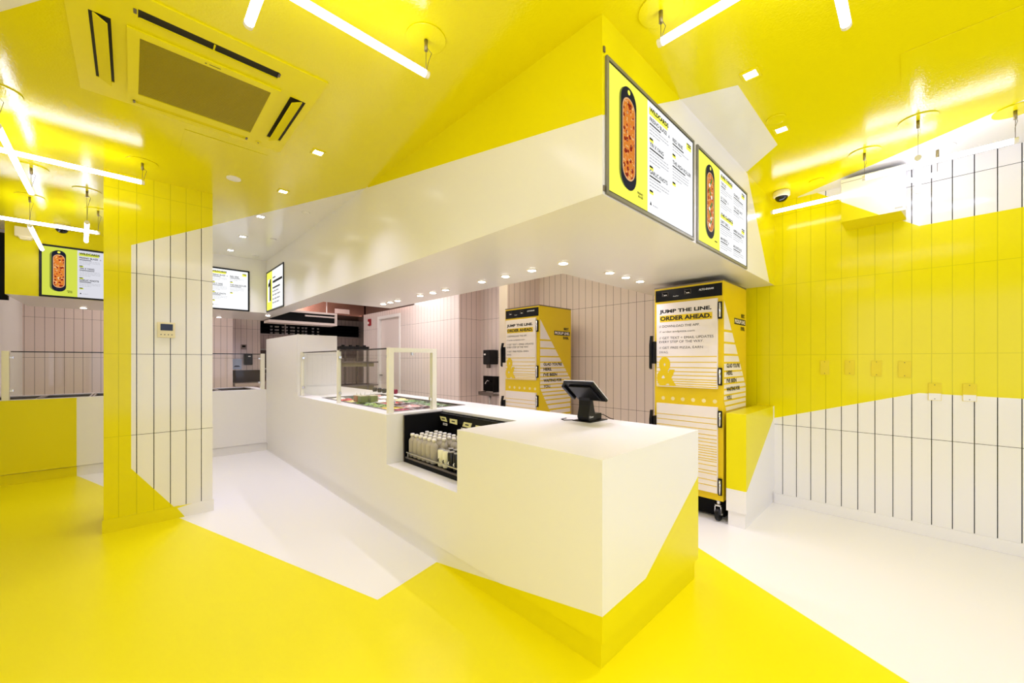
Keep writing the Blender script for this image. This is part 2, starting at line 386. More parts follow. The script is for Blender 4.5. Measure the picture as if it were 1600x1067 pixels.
# partition beside the hand sink
m = MB(); m.box(3.60, XW, 3.80, 3.965, 0, ZC); m.paint('X', 3.60, [[(3.7, 0), (4.1, 0), (4.1, 2.8), (3.7, 2.8)]])
struct(m, 'wall_partition', [tk_x, mat('partition_end_white', (226, 214, 200), 0.35)], 'short tiled partition behind the far cabinet')
# pillar
m = MB(); m.box(-0.150, 0.507, 4.26, 4.75, 0, ZC)
q = lambda u, v: (onY(u, v, 4.26).x, onY(u, v, 4.26).z)
m.paint('Y', 4.26, [[q(205, 383), q(333, 352.6), (0.6, 2.05), (0.6, -0.1), (q(290, 808)[0] + 0.02, -0.1), q(290, 808), q(205, 732)]], 0, 1)
m.paint('X', 0.507, [[(4.2, -0.1), (4.8, -0.1), (4.8, 2.05), (4.2, 2.0)]], 0, 1)
struct(m, 'wall_pillar', [ty_px, tw_px], 'square tiled pillar, yellow with a white panel')
m = MB(); m.box(-0.158, 0.515, 4.252, 4.76, 0, 0.10)
q = lambda u, v: (onY(u, v, 4.252).x, onY(u, v, 4.252).z)
m.paint('Y', 4.252, [[q(277, 794), (0.6, 0.14), (0.6, -0.05), q(290, 810), q(288, 806)]], 0, 1)
m.paint('X', 0.515, [[(4.2, -.1), (4.8, -.1), (4.8, .2), (4.2, .2)]], 0, 1); m.paint('Z', 0.10, [[(q(280, 797)[0], 4.2), (.6, 4.2), (.6, 4.8), (q(280, 797)[0], 4.8)]], 0, 1)
struct(m, 'baseboard_pillar', [yellow, white], 'cove base around the pillar')
# bulkhead ring over the counters
m = MB()
segs = [(XC, XW, YC, 1.96), (XC, 2.462, 1.96, 4.85), (XC, 1.62, 4.85, YA), (-0.942, 1.62, YA, 7.85)]
bulk = []
for x0, x1, y0, y1 in segs: m = MB(); m.box(x0, x1, y0, y1, ZB, ZC); bulk.append(m)
q = lambda u, v: (onX(u, v, XC).y, onX(u, v, XC).z)
z1 = q(943, 178); z2 = q(575, 293)
q = lambda u, v: (onY(u, v, YC).x, onY(u, v, YC).z)
zc = q(941.5, 180); zt = q(1061, 156); ra = q(1167, 268); rb = q(1202, 441)
for m in bulk:
    m.paint('X', XC, [[(YC - 0.05, z1[1] + 0.05 * (z1[1] - z2[1]) / (z2[0] - z1[0])), z2, (z2[0] + 0.1, 2.85), (YC - 0.05, 2.85)]])
    m.paint('Y', YC, [[(XC - 0.05, zc[1]), zc, zt, (zt[0] + 0.1, 2.9), (XC - 0.05, 2.9)], [(ra[0] - 0.01, 2.85), ra, rb, (rb[0] + .01, 1.9), (4.4, 1.9), (4.4, 2.85)]])
    m.paint('Y', YA, [[(-1.1, 1.9), (0.12, 1.9), (0.12, 2.85), (-1.1, 2.85)]])
    struct(m, 'wall_bulkhead', [bulk_w, bulk_y], 'dropped bulkhead over the counters, yellow and white')
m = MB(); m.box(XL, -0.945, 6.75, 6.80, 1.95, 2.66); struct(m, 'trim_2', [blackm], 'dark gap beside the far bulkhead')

# ================================================================== COUNTERS
def hp(lo, hi): return [lo, hi]
m = MB(); b0 = 0.117
m.box(XC, XR, YC, 1.925, b0, ZK)
m.box(XC, XR, 1.925, 2.834, b0, 0.505); m.box(1.915, XR, 1.925, 2.834, 0.505, ZK)
# pan section with a sunken well
WX0, WX1, WY0, WY1 = 1.55, 2.225, 2.965, 4.62
m.box(XC, XR, 2.834, YA, b0, 0.76)
m.box(XC, WX0, 2.834, YA, 0.76, ZK); m.box(WX1, XR, 2.834, YA, 0.76, ZK)
m.box(WX0, WX1, 2.834, WY0, 0.76, ZK); m.box(WX0, WX1, WY1, YA, 0.76, ZK)
m.box(XC + 0.016, XR - 0.016, YC + 0.016, YA + 0.05, 0.0, b0 - .006); m.box(XC + 0.045, XR - 0.045, YC + 0.045, YA, b0 - .006, b0)
q = lambda u, v: (onX(u, v, XC).y, onX(u, v, XC).z)
A_, B_ = Vector(q(780, 911)), Vector(q(941.2, 963.8)); A2 = A_ + (A_ - B_) * 0.6; B2 = B_ + (B_ - A_) * 0.1
m.paint('X', XC, [[tuple(A2), tuple(B2), (B2.x, -0.1), (A2.x, -0.1)]])
q = lambda u, v: (onX(u, v, XC + 0.016).y, onX(u, v, XC + 0.016).z)
A_, B_ = Vector(q(720, 890.7)), Vector(q(860, 937)); A2 = A_ + (A_ - B_) * 1.5; B2 = B_ + (B_ - A_)
m.paint('X', XC + 0.016, [[tuple(A2), tuple(B2), (B2.x, -0.4), (A2.x, -0.4)]])
q = lambda u, v: (onY(u, v, YC).x, onY(u, v, YC).z)
m.paint('Y', YC, [[(XC - 0.05, q(941, 964)[1] - 0.05), q(941.5, 963.8), q(1008.8, 903.7), q(1031, 860), q(1062, 800), q(1091.5, 742.5), (XR + 0.1, q(1091, 742)[1]), (XR + 0.1, 0.05), (XC - 0.05, 0.05)]])
m.paint('Y', YC + 0.016, [[(XC, -0.1), (XR, -0.1), (XR, 0.2), (XC, 0.2)]])
m.paint('X', XR - 0.016, [[(YC, -0.1), (1.1, -0.1), (1.1, 0.2), (YC, 0.2)]])
ctr = tag(m.build('service_counter', [white, yellow]), 'long white service counter with a notch for drinks and a yellow lower corner', 'counter')
# back counter
m = MB(); m.box(XL + .003, XC, YA, 7.45, b0, 0.80); m.box(XL + .003, XC, YA, 6.66, 0.80, ZK); m.box(XL + .003, XC, 7.30, 7.45, 0.80, ZK); m.box(1.30, XC, 6.66, 7.30, 0.80, ZK)
m.box(XL + .003, XC + 0.0155, YA + 0.016, 7.45, 0, b0 - .006); m.box(XL + .003, XC, YA + 0.045, 7.45, b0 - .006, b0)
xb = onY(119.8, 680, YA).x
m.paint('Y', YA, [[(-1.4, 0), (xb, 0), (xb, 1), (-1.4, 1)]]); m.paint('Y', YA + 0.016, [[(-1.4, -.1), (xb, -.1), (xb, 1), (-1.4, 1)]])
bc = tag(m.build('back_counter', [white, yellow]), 'far white counter running behind the pillar, yellow at its left end', 'counter')
# low wall at the right
yb = 1.052
m = MB(); m.box(3.385, XW, YC, yb, 0.117, ZK); m.box(3.397, XW, YC + 0.012, yb - 0.01, 0, 0.112); m.box(3.42, XW, YC + 0.03, yb - 0.01, 0.112, 0.117)
z_ = onX(1166, 769, 3.385).z
m.paint('X', 3.385, [[(0.8, z_), (1.2, z_), (1.2, 1), (0.8, 1)]])
q = lambda u, v: (onY(u, v, YC).x, onY(u, v, YC).z)
s1, s2 = q(1167, 768), q(1208, 655)
m.paint('Y', YC, [[(3.3, s1[1]), s1, s2, (s2[0], 1), (3.3, 1)]])
m.paint('Z', ZK, [[(3.3, 0.8), (4.3, 0.8), (4.3, 1.2), (3.3, 1.2)]])
tag(m.build('low_wall', [white, yellow]), 'low white and yellow stub wall between oven cabinet and side wall', 'wall')
# white housing on the counter
m = MB(); m.box(XC, 1.862, 5.088, YA, ZK + .0005, 1.612)
tag(m.build('counter_housing', [white]), 'tall plain white boxed housing on the long counter', 'housing')
m = MB(); m.box(XC + 0.2, 1.86, YA, 6.747, ZK, 1.612); m.bm.free()

# ================================================================== SNEEZE GUARDS
ORD = ['first', 'second', 'third', 'fourth', 'fifth', 'sixth', 'seventh', 'eighth', 'ninth', 'tenth', 'eleventh', 'twelfth', 'thirteenth']
ZG = 1.403
g = thing('sneeze_guard', (1.46, 3.9, ZK), 'glass sneeze guard with cream posts over the food pans', 'sneeze guard')
for x, y, wd in ((1.465, 2.890, 0.042), (1.862, 2.890, 0.042), (1.455, 3.93, 0.03), (1.455, 5.065, 0.03)):
    m = MB(); m.box(x - wd / 2, x + wd / 2, y - wd / 2, y + wd / 2, ZK + .0005, ZG, 0, 0.002); m.build('post', [post_w], g)
m = MB(); m.box(1.486, 1.841, 2.869, 2.911, ZG - 0.035, ZG, 0, 0.002); m.build('top_rail', [post_w], g)
def pane(fr, a0, a1, b0_, b1_, par, edge=True):
    m = MB(); m.obox(fr, a0, a1, b0_, b1_, -0.003, 0.003); gp = m.build('glass_pane', [glassm], par)
    if edge:
        m = MB(); m.obox(fr, a0, a1, b1_, b1_ + 0.011, -0.005, 0.005); m.build('pane_edge', [mat('dark_glass_edge', (12, 18, 16), 0.15)], par)
fY = Fr((1.458, 0, 0), (0, -1, 0), (0, 0, 1))
pane(fY, -3.91, -2.92, ZK + 0.03, ZG - 0.012, g); pane(fY, -5.045, -3.95, ZK + 0.03, ZG - 0.012, g)
fX = Fr((0, 2.89, 0), (1, 0, 0), (0, 0, 1)); pane(fX, 1.49, 1.838, ZK + 0.03, ZG - 0.04, g, False)
for y in (2.915, 3.906, 3.954, 5.04):
    for z in (ZG - 0.07, ZK + 0.10):
        m = MB(); m.box(1.446, 1.470, y - 0.012, y + 0.012, z - 0.012, z + 0.012, 0, 0.003); m.build('clip', [chrome], g)
for x, z in ((1.66, ZG - 0.045), (1.833, ZK + 0.09), (1.495, ZK + 0.09)):
    m = MB(); m.box(x - 0.01, x + 0.01, 2.878, 2.902, z - 0.014, z + 0.014, 0, 0.003); m.build('clip', [chrome], g)
g = thing('sneeze_guard', (0.2, 6.63, ZK), 'glass sneeze guard on the far counter behind the pillar', 'sneeze guard')
for x in (onY(9, 600, 6.63).x, 1.37):
    m = MB(); m.box(x - 0.025, x + 0.025, 6.605, 6.655, ZK, ZG, 0, 0.002); m.build('post', [post_w], g)
fX = Fr((0, 6.63, 0), (1, 0, 0), (0, 0, 1)); pane(fX, -0.91, 1.345, ZK + 0.05, ZG - 0.012, g)
for x in (-0.905, 1.335):
    for z in (ZG - 0.07, ZK + 0.10):
        m = MB(); m.box(x - 0.015, x + 0.015, 6.615, 6.645, z - 0.012, z + 0.012, 0, 0.003); m.build('clip', [chrome], g)

# ================================================================== FOOD PANS
FOOD = {}
def food(n, c1, c2, sc=70):
    if n in FOOD: return FOOD[n]
    m = bpy.data.materials.new('food_' + n); m.use_nodes = True; nt = m.node_tree; b = nt.nodes['Principled BSDF']; b.inputs['Roughness'].default_value = 0.45
    g_ = nt.nodes.new('ShaderNodeNewGeometry'); v = nt.nodes.new('ShaderNodeTexVoronoi'); v.inputs['Scale'].default_value = sc
    nt.links.new(g_.outputs['Position'], v.inputs['Vector']); r = nt.nodes.new('ShaderNodeValToRGB'); nt.links.new(v.outputs['Color'], r.inputs[0])
    r.color_ramp.elements[0].position = 0.3; r.color_ramp.elements[0].color = (*lin(c1), 1); r.color_ramp.elements[1].position = 0.7; r.color_ramp.elements[1].color = (*lin(c2), 1)
    nt.links.new(r.outputs[0], b.inputs['Base Color']); FOOD[n] = m; return m
kinds = {'lettuce': ('chopped green lettuce', (70, 110, 20), (150, 180, 60)), 'yellow pepper': ('sliced yellow peppers', (235, 190, 10), (255, 230, 60)),
 'red onion': ('diced dark red onion', (110, 10, 30), (180, 30, 60)), 'spinach': ('dark green leaves', (30, 60, 15), (80, 110, 40)), 'olive': ('dark brown olives', (40, 18, 16), (90, 45, 40)),
 'ham': ('pale pink diced meat', (200, 130, 120), (235, 190, 180)), 'cheese': ('white crumbled cheese', (235, 228, 210), (250, 246, 236)), 'pepper': ('green pepper pieces', (50, 100, 30), (110, 150, 60)),
 'tomato': ('red tomato pieces', (170, 20, 15), (225, 60, 40)), 'corn': ('pale yellow shreds', (225, 200, 110), (245, 228, 160))}
rows = [['red onion', 'olive', 'spinach'], ['yellow pepper', 'ham', 'pepper'], ['lettuce', 'olive', 'spinach'], ['lettuce', 'tomato', 'pepper'], ['lettuce', 'cheese', 'corn'],
        ['corn', 'ham', 'cheese'], ['tomato', 'spinach', 'cheese'], ['cheese', 'pepper', 'ham']]
PW, PD = 0.205, 0.19
colname = ['glass side', 'middle column', 'kitchen side']
for j, row in enumerate(rows):
    for i, kd in enumerate(row):
        x0 = WX0 + 0.012 + i * 0.219; y0 = WY0 + 0.015 + j * 0.202; desc = kinds[kd]
        t = thing('food_pan', (x0 + PW / 2, y0 + PD / 2, 0.765), 'pan of %s, %s, %s row from the till' % (desc[0], colname[i], ['first', 'second', 'third', 'fourth', 'fifth', 'sixth', 'seventh', 'eighth'][j]), 'food pan', 'food pans in the counter well')
        m = MB(); z0, z1 = 0.765, 0.876; th = 0.003
        m.box(x0, x0 + PW, y0, y0 + PD, z0, z0 + th)
        for bx in ((x0, x0 + th, y0, y0 + PD), (x0 + PW - th, x0 + PW, y0, y0 + PD), (x0, x0 + PW, y0, y0 + th), (x0, x0 + PW, y0 + PD - th, y0 + PD)): m.box(*bx, z0, z1)
        for bx in ((x0 - .005, x0 + .008, y0 - .005, y0 + PD + .005), (x0 + PW - .008, x0 + PW + .005, y0 - .005, y0 + PD + .005), (x0 - .005, x0 + PW + .005, y0 - .005, y0 + .008), (x0 - .005, x0 + PW + .005, y0 + PD - .008, y0 + PD + .005)): m.box(*bx, z1, z1 + 0.003)
        m.build('pan', [steel], t)
        m = MB(); n = 9; hgt = [[z1 - 0.02 + 0.035 * math.sin(math.pi * a / n) * math.sin(math.pi * b / n) + random.uniform(-.006, .008) for b in range(n + 1)] for a in range(n + 1)]
        vs = [[m.bm.verts.new((x0 + th + (PW - 2 * th) * a / n, y0 + th + (PD - 2 * th) * b / n, hgt[a][b])) for b in range(n + 1)] for a in range(n + 1)]
        for a in range(n):
            for b in range(n): m.bm.faces.new((vs[a][b], vs[a + 1][b], vs[a + 1][b + 1], vs[a][b + 1]))
        m.build('food', [food(kd, desc[1], desc[2])], t)
m = MB(); m.box(WX0 + 0.001, WX0 + 0.004, WY0, WY1, 0.79, ZK + 0.002); m.box(WX1 - 0.004, WX1 - 0.001, WY0, WY1, 0.79, ZK + 0.002)
m.box(WX0 - 0.02, WX0 + 0.004, WY0 - .02, WY1 + .02, ZK, ZK + 0.003); m.box(WX1 - 0.004, WX1 + 0.02, WY0 - .02, WY1 + .02, ZK, ZK + 0.003)
m.box(WX0, WX1, WY0 - 0.02, WY0 + 0.004, ZK, ZK + 0.003); m.box(WX0, WX1, WY1 - 0.004, WY1 + 0.02, ZK, ZK + 0.003)
m.build('pan_well_rim', [greysteel], ctr)
# sauce tubs standing by the glass
def tub(x, y, c, lab, n):
    t = thing('sauce_container', (x, y, 0.886), lab, 'container', 'sauce tubs behind the glass')
    m = MB(); m.box(x - .036, x + .036, y - .04, y + .04, 0.889, 0.950, 0, 0.006); m.build('tub', [mat('tub_' + n, c, 0.3)], t)
    m = MB(); m.box(x - .038, x + .038, y - .042, y + .042, 0.950, 0.955, 0, 0.0015); m.build('lid', [cream], t)
    for dx, dy in ((-.012, .014), (.012, -.014)):
        m = MB(); m.cyl((x + dx, y + dy, .955), (x + dx * 1.2, y + dy * 1.2, .992), 0.004, 8); m.build('spoon_handle', [white], t)
tub(1.65, 3.93, (190, 120, 70), 'orange sauce tub, left of the green ones', 'orange')
tub(1.65, 3.83, (128, 140, 72), 'nearer green sauce tub beside the orange tub', 'green')
tub(1.74, 3.80, (140, 152, 84), 'farther green sauce tub, on the kitchen side of the pan well', 'green2')
# small round pots on the far edge
for i, (x, y, c, lab) in enumerate([(2.35, 5.07, (40, 38, 36), 'leftmost small dark pot on the far counter edge'), (2.35, 4.93, (34, 30, 28), 'second small dark pot on the far counter edge'), (2.35, 4.80, (30, 26, 26), 'third small dark pot on the far counter edge'),
        (2.38, 4.68, (225, 215, 200), 'small white pot between the dark pots and the red one'), (2.38, 4.56, (130, 20, 50), 'small dark red pot at the right end of the pot row')]):
    m = MB(); m.lathe((x, y, ZK), [(0.022, 0), (0.028, 0.01), (0.03, 0.045), (0.02, 0.055), (0.012, 0.058)], 12); tag(m.build('sauce_pot', [mat('pot_%d' % i, c, 0.35)]), lab, 'pot', 'small pots on the counter edge')

# pans in the back counter
for i in range(6):
    x0 = -1.12 + i * 0.40
    t = thing('steel_pan', (x0 + 0.19, 6.98, 0.80), 'empty steel pan in the far counter, %s from the left' % ['first', 'second', 'third', 'fourth', 'fifth', 'sixth'][i], 'food pan', 'steel pans in the far counter')
    m = MB(); m.box(x0, x0 + .38, 6.68, 7.28, .803, .806); m.box(x0, x0 + .004, 6.68, 7.28, .806, .878); m.box(x0 + .376, x0 + .38, 6.68, 7.28, .806, .878); m.box(x0, x0 + .38, 6.68, 6.684, .806, .878); m.box(x0, x0 + .38, 7.276, 7.28, .806, .878)
    m.build('pan', [greysteel], t)
    m = MB(); m.box(x0 - .005, x0 + .385, 6.672, 6.69, .878, .889); m.box(x0 - .005, x0 + .385, 7.27, 7.288, .878, .889); m.box(x0 - .005, x0 + .012, 6.69, 7.27, .878, .889); m.box(x0 + .368, x0 + .385, 6.69, 7.27, .878, .889); m.build('rim', [steel], t)

# ================================================================== DRINKS COOLER
t = thing('drinks_cooler', (1.72, 2.36, 0.505), 'black open display cooler set into the counter notch', 'cooler')
cx0, cx1, cy0, cy1 = 1.542, 1.912, 1.930, 2.820
m = MB(); m.box(cx0, cx1, cy1 - 0.02, cy1, .507, .868); m.box(cx0, cx1, cy0, cy0 + 0.02, .507, .868)
m.box(cx1 - 0.02, cx1, cy0 + .02, cy1 - .02, .507, .868); m.box(cx0, cx1 - .02, cy0 + .02, cy1 - .02, .507, .535); m.build('cabinet', [blackm], t)
m = MB(); m.box(cx0 - 0.002, cx0 + 0.014, cy1 - .012, cy1 + .002, .507, .87); m.box(cx0, cx1, cy1 - .002, cy1 + .004, .862, .872); m.build('edge_trim', [greysteel], t)
m = MB(); m.box(cx0 + .004, cx0 + .02, cy0 + .02, cy1 - .02, .535, .548); m.build('base_deck', [greysteel], t)
m = MB(); m.box(cx0 + .006, cx0 + .016, cy0 + .02, cy1 - .03, .578, .586); m.box(cx0 + .006, cx0 + .016, cy1 - .06, cy1 - .05, .535, .58); m.build('front_rail', [steel], t)
m = MB(); m.box(cx1 - 0.045, cx1 - 0.02, cy0 + .02, cy1 - .02, .80, .862); m.build('header', [black], t)
fb = Fr((cx1 - 0.047, 0, 0), (0, -1, 0), (0, 0, 1))
for i, (y, z, wd, h_, sk) in enumerate([(2.74, .818, .085, .034, .012), (2.60, .812, .10, .036, .0), (2.42, .805, .10, .036, -.01), (2.27, .80, .09, .03, .0)]):
    m = MB(); m.prism(fb, [(-y - wd / 2 + sk, z - h_ / 2), (-y + wd / 2 + sk, z - h_ / 2 - .004), (-y + wd / 2 - sk, z + h_ / 2), (-y - wd / 2 - sk, z + h_ / 2)], 0.0, 0.003, 0)
    m.text('2.50', fb, -y - 0.02, z - .006, .04, .012, .0035, 1) if False else m.box(cx1 - 0.0512, cx1 - 0.0505, y - .022, y + .022, z - .005, z + .004, 1)
    tag(m.build('price_card', [mat('pale_card', (238, 232, 160), 0.5), ink]), ['leftmost pale price card at the back of the drinks cooler', 'second pale price card in the drinks cooler', 'third pale price card in the drinks cooler', 'price card at the right end of the drinks cooler'][i], 'price card', 'pale price cards in the cooler')
for i, (y, z) in enumerate([(2.72, .775), (2.47, .765)]):
    m = MB(); m.box(cx1 - .0465, cx1 - .0445, y - .03, y + .03, z - .009, z + .009, 0); m.box(cx1 - .0475, cx1 - .0465, y - .02, y + .02, z - .003, z + .003, 1)
    tag(m.build('shelf_tag', [white, ink]), ['left small white tag below the price cards', 'right small white tag below the price cards'][i], 'tag', 'small white tags in the cooler')
bott = mat('water_bottle_plastic', (236, 226, 208), 0.12, trans=0.45, ior=1.33)
capm = mat('white_bottle_cap', (245, 240, 232), 0.4)
def bottle(x, y):
    t = thing('water_bottle', (x, y, .549), '', 'bottle', 'clear bottles in the cooler')
    m = MB(); m.lathe((x, y, .549), [(.024, 0), (.0285, .006), (.0285, .122), (.027, .132), (.018, .146), (.0135, .152), (.0135, .160)], 14); m.build('bottle_body', [bott], t)
    m = MB(); m.lathe((x, y, .709), [(.0165, 0), (.0165, .018), (.013, .021)], 12); m.build('cap', [capm], t)
    return t
b0_ = None
for c in range(4):
    for r in range(13):
        x = 1.590 + c * 0.066; y = 2.765 - r * 0.0615 - (0.03 if c % 2 else 0)
        if y < 2.0: continue
        if c < 2 and y < 2.40: continue
        lab = 'clear white-capped bottle, %s row of the cooler, %s from the left' % (['front', 'second', 'third', 'back'][c], ORD[r])
        if b0_ is None: b0_ = bottle(x, y); b0_['label'] = lab
        else: dup(b0_, (x, y, .549), lab)
def can(x, y, body, mk, lab):
    t = thing('drink_can', (x, y, .549), lab, 'can', 'slim cans in the cooler')
    m = MB(); m.lathe((x, y, .549), [(.022, 0), (.027, .008), (.027, .112), (.022, .120)], 18); m.build('can_body', [body], t)
    m = MB(); m.lathe((x, y, .669), [(.022, 0), (.0225, .003), (.018, .0035)], 18); m.build('can_lid', [steel], t)
    f = Fr((x - .0275, y, .549), (0, -1, 0), (0, 0, 1)); m = MB(); m.prism(f, [(-.01, .045), (.0, .058), (.012, .062), (.004, .048), (.012, .040), (-.004, .038)], 0, .0006); m.build('printed_mark', [mk], t)
canw = mat('white_can', (240, 236, 205), 0.3); cank = mat('black_can', (18, 18, 22), 0.3)
for i, (x, y, k) in enumerate([(1.59, 2.362, 0), (1.59, 2.302, 0), (1.59, 2.240, 1), (1.59, 2.178, 1), (1.652, 2.335, 1), (1.652, 2.272, 1), (1.652, 2.21, 1), (1.59, 2.116, 1), (1.59, 2.054, 1)]):
    lab = ['left white slim can at the front of the cooler', 'right white slim can at the front of the cooler', 'black slim can right beside the white ones', 'second black slim can from the white ones', 'black slim can behind the white ones', 'black slim can behind the first front black can',
           'black slim can behind the second front black can', 'third front black slim can, beside the counter edge', 'fourth front black slim can, hidden by the counter edge'][i]
    can(x, y, cank if k else canw, white if k else ink, lab)

# ================================================================== TILL
t = thing('point_of_sale_terminal', (2.26, 1.62, ZK), 'black till with a tilted screen standing on the white counter', 'till')
top = Vector((2.10, 0, 1.168)); bot = Vector((2.272, 0, 1.040)); tv = (top - bot).normalized()
fs = Fr((bot.x, 1.662, bot.z), (0, -1, 0), tv); Ld = (top - bot).length; Wd = 0.235     # N points to the customer side, down
if fs.N.x > 0: pass
sg = 1 if fs.N.x < 0 else -1
m = MB(); m.obox(fs, 0, Wd, 0, Ld, 0.0 * sg, 0.016 * sg, 0, 0.004); m.obox(fs, .03, Wd - .03, .03, Ld - .03, 0.016 * sg, 0.03 * sg, 0, 0.006); m.build('screen_housing', [black], t)
m = MB(); m.obox(fs, 0.0, Wd, 0, Ld, -0.005 * sg, -0.0003 * sg, 0, 0.0015); m.build('white_bezel', [mat('till_bezel', (235, 235, 235), 0.3)], t)
m = MB(); m.obox(fs, .015, Wd - .015, .02, Ld - .02, -0.0065 * sg, -0.0052 * sg); m.build('touch_screen', [mat('till_glass', (12, 14, 20), 0.08)], t)
m = MB(); m.obox(fs, -0.028, -0.002, Ld * .12, Ld * .86, -0.006 * sg, 0.034 * sg, 0, 0.008); m.build('card_reader', [black], t)
fp = Fr((0, 1.575, 0), (1, 0, 0), (0, 0, 1))
m = MB(); m.prism(fp, [(2.205, .894), (2.262, .888), (2.285, .89), (2.278, .93), (2.262, .98), (2.25, 1.03), (2.232, 1.075), (2.205, 1.06), (2.215, 1.03), (2.215, 1.0), (2.205, .96), (2.195, .92)], -0.045, 0.045); m.build('stand', [black], t)
m = MB(); m.box(2.19, 2.40, 1.51, 1.66, ZK + .0008, ZK + .006, 0, .002); m.box(2.285, 2.37, 1.54, 1.63, ZK + .006, ZK + .05, 0, .006); m.build('base_plate', [black], t)
m = MB(); fl_ = Fr((2.20, 1.53, .92), (1, 0, 0), (0, 0, 1)); m.text('Clover', fl_, 0.006, -.006, .05, .014, .0006, 0, 1); m.build('lettering', [mat('till_lettering', (215, 215, 215), 0.4)], t)
m = MB(); m.tube([(2.20, 1.66, ZK + .0045), (2.15, 1.70, ZK + .0045), (2.17, 1.74, ZK + .0045), (2.24, 1.75, ZK + .0045)], .003, 6); m.build('cable', [black], t)
m = MB(); m.tube([(2.37, 1.57, ZK + .03), (2.40, 1.55, ZK + .035), (2.415, 1.50, ZK + .01), (2.43, 1.48, ZK + .0045)], .003, 6); m.build('cable', [black], t)

# ================================================================== OVEN CABINETS
oy = mat('yellow_vinyl_wrap', (224, 192, 12), 0.35); ow = mat('off_white_vinyl', (232, 222, 212), 0.4)
ogr = mat('panel_blue_black', (8, 11, 18), 0.25, spec=0.25)
def cabinet(X, Y, label):
    D, W, Z0, Z1 = 0.60, 0.57, 0.175, 1.953
    t = thing('holding_cabinet', (X, Y + W / 2, 0), label, 'cabinet', 'yellow heated pickup cabinets')
    m = MB(); m.box(X, X + D, Y, Y + W, Z0, Z1 - 0.012, 0); m.box(X - .002, X + D + .002, Y - .002, Y + W + .002, Z1 - .012, Z1, 1); m.build('body', [oy, greysteel], t)
    f = Fr((X, Y + W, 0), (0, -1, 0), (0, 0, 1))        # a grows towards the near side; lettering frame of the front
    W_ = lambda y: W - y                                   # y measured from the near edge
    m = MB(); m.obox(f, W_(.560), W_(.008), 1.824, 1.925, 0, .006, 0, .001); cp = m.build('control_panel', [ogr], t)
    m = MB()
    for a in (.50, .305):
        m.obox(f, W_(a), W_(a - .055), 1.868, 1.905, .006, .0072, 0); m.obox(f, W_(a) + .002, W_(a - .055) - .002, 1.870, 1.903, .0072, .0076, 2)
        for k in (0, 1): m.obox(f, W_(a - .018) + k * .014, W_(a - .028) + k * .014, 1.873, 1.881, .0076, .008, 1)
        m.text('::', f, W_(a - .006), 1.876, .004, .016, .0082, 1)
    m.build('display', [greysteel, white, blackm], cp)
    m = MB(); m.text('ALTO-SHAAM', f, W_(.185), 1.882, .115, .016, .0068, 0, 1); m.text('halo', f, W_(.40), 1.857, .045, .010, .0068, 0, 0); m.build('lettering', [mat('panel_lettering', (225, 225, 225), 0.4)], cp)
    # doors
    def stripes(m, zs, a0, a1, h_=.0075, n0=.024): 
        for z in zs: m.obox(f, a0, a1, z - h_ / 2, z + h_ / 2, n0, n0 + .0006, 1)
    m = MB(); m.obox(f, W_(.543), W_(.037), 1.074, 1.803, .002, .024, 0, .003); ud = m.build('upper_door', [ow], t)
    m = MB(); stripes(m, [1.335, 1.288, 1.242, 1.207, 1.175, 1.143, 1.123, 1.103, 1.085], W_(.54), W_(.04)); m.obox(f, W_(.512), W_(.074), 1.640, 1.696, .0243, .0249, 1)
    m.text('&', f, W_(.54), 1.080, .175, .255, .0256, 1, 2); m.build('door_graphic', [ow, oy], ud)
    m = MB(); m.text('JUMP THE LINE.', f, W_(.515), 1.708, .435, .040, .0252, 0, 2); m.text('ORDER AHEAD.', f, W_(.508), 1.651, .428, .038, .0256, 0, 2)
    for st, z, wd, h_ in (('// DOWNLOAD THE APP.', 1.591, .345, .021), ('// order.andpizza.com', 1.541, .305, .022), ('// GET TEXT + EMAIL UPDATES', 1.489, .452, .021), ('EVERY STEP OF THE WAY.', 1.455, .375, .021), ('// GET FREE PIZZA, EARN', 1.402, .37, .022), ('SWAG.', 1.364, .082, .021)):
        m.text(st, f, W_(.517), z, wd, h_, .0252, 1, 0)
    m.build('lettering', [ink, ink2], ud)
    m = MB(); m.obox(f, W_(.543), W_(.037), .235, .927, .002, .024, 0, .003); ld = m.build('lower_door', [ow], t)
    m = MB(); stripes(m, [0.834, 0.79, 0.742, 0.698, 0.666, 0.638, 0.608, 0.587, 0.568, 0.548, 0.526, 0.504, 0.486, 0.454, 0.41, 0.386, 0.335, 0.291], W_(.54), W_(.04), .006); m.build('door_graphic', [ow, oy], ld)
    for y in (.492, .406, .320, .234, .148, .063):
        m = MB(); m.cyl(f.p(W_(y), .971, 0), f.p(W_(y), .971, .0015), .016, 20); m.build('front_dot', [mat('pale_dot', (232, 214, 150), 0.4)], t)
    for z0, z1 in ((1.637, 1.775), (1.103, 1.245), (.765, .90), (.222, .358)):
        m = MB(); m.obox(f, W_(.035), W_(.006), z0, z1, .0, .016, 0, .006); m.cyl(f.p(W_(.019), z0 + .012, .022), f.p(W_(.019), z1 - .012, .022), .007, 10, 1); m.build('hinge', [black, chrome], t)
    for z0, z1, par in ((1.225, 1.523, ud), (.62, .86, ld)):
        m = MB(); m.obox(f, W_(.578), W_(.552), z0 + .05, z1 - .05, .0, .045, 0, .004); m.prism(Fr(f.p(W_(.582), 0, 0), f.N, (0, 0, 1)), [(.02, z1), (.045, z1), (.062, z1 - .08), (.062, z0 + .01), (.045, z0), (.045, z1 - .09)], -.01, .012, 0); m.build('handle', [black], par)
    # side wrap
    s = Fr((X, Y, 0), (1, 0, 0), (0, 0, 1))
    m = MB(); A, B, C_, E = (.018, 1.781), (.586, 1.060), (.018, 1.0), (.20, .50)
    def edge(z):            # right-hand limit of the white beam at height z
        if z > 1.075: return .018 + (1.781 - z) / (1.781 - 1.075) * .568
        return .586
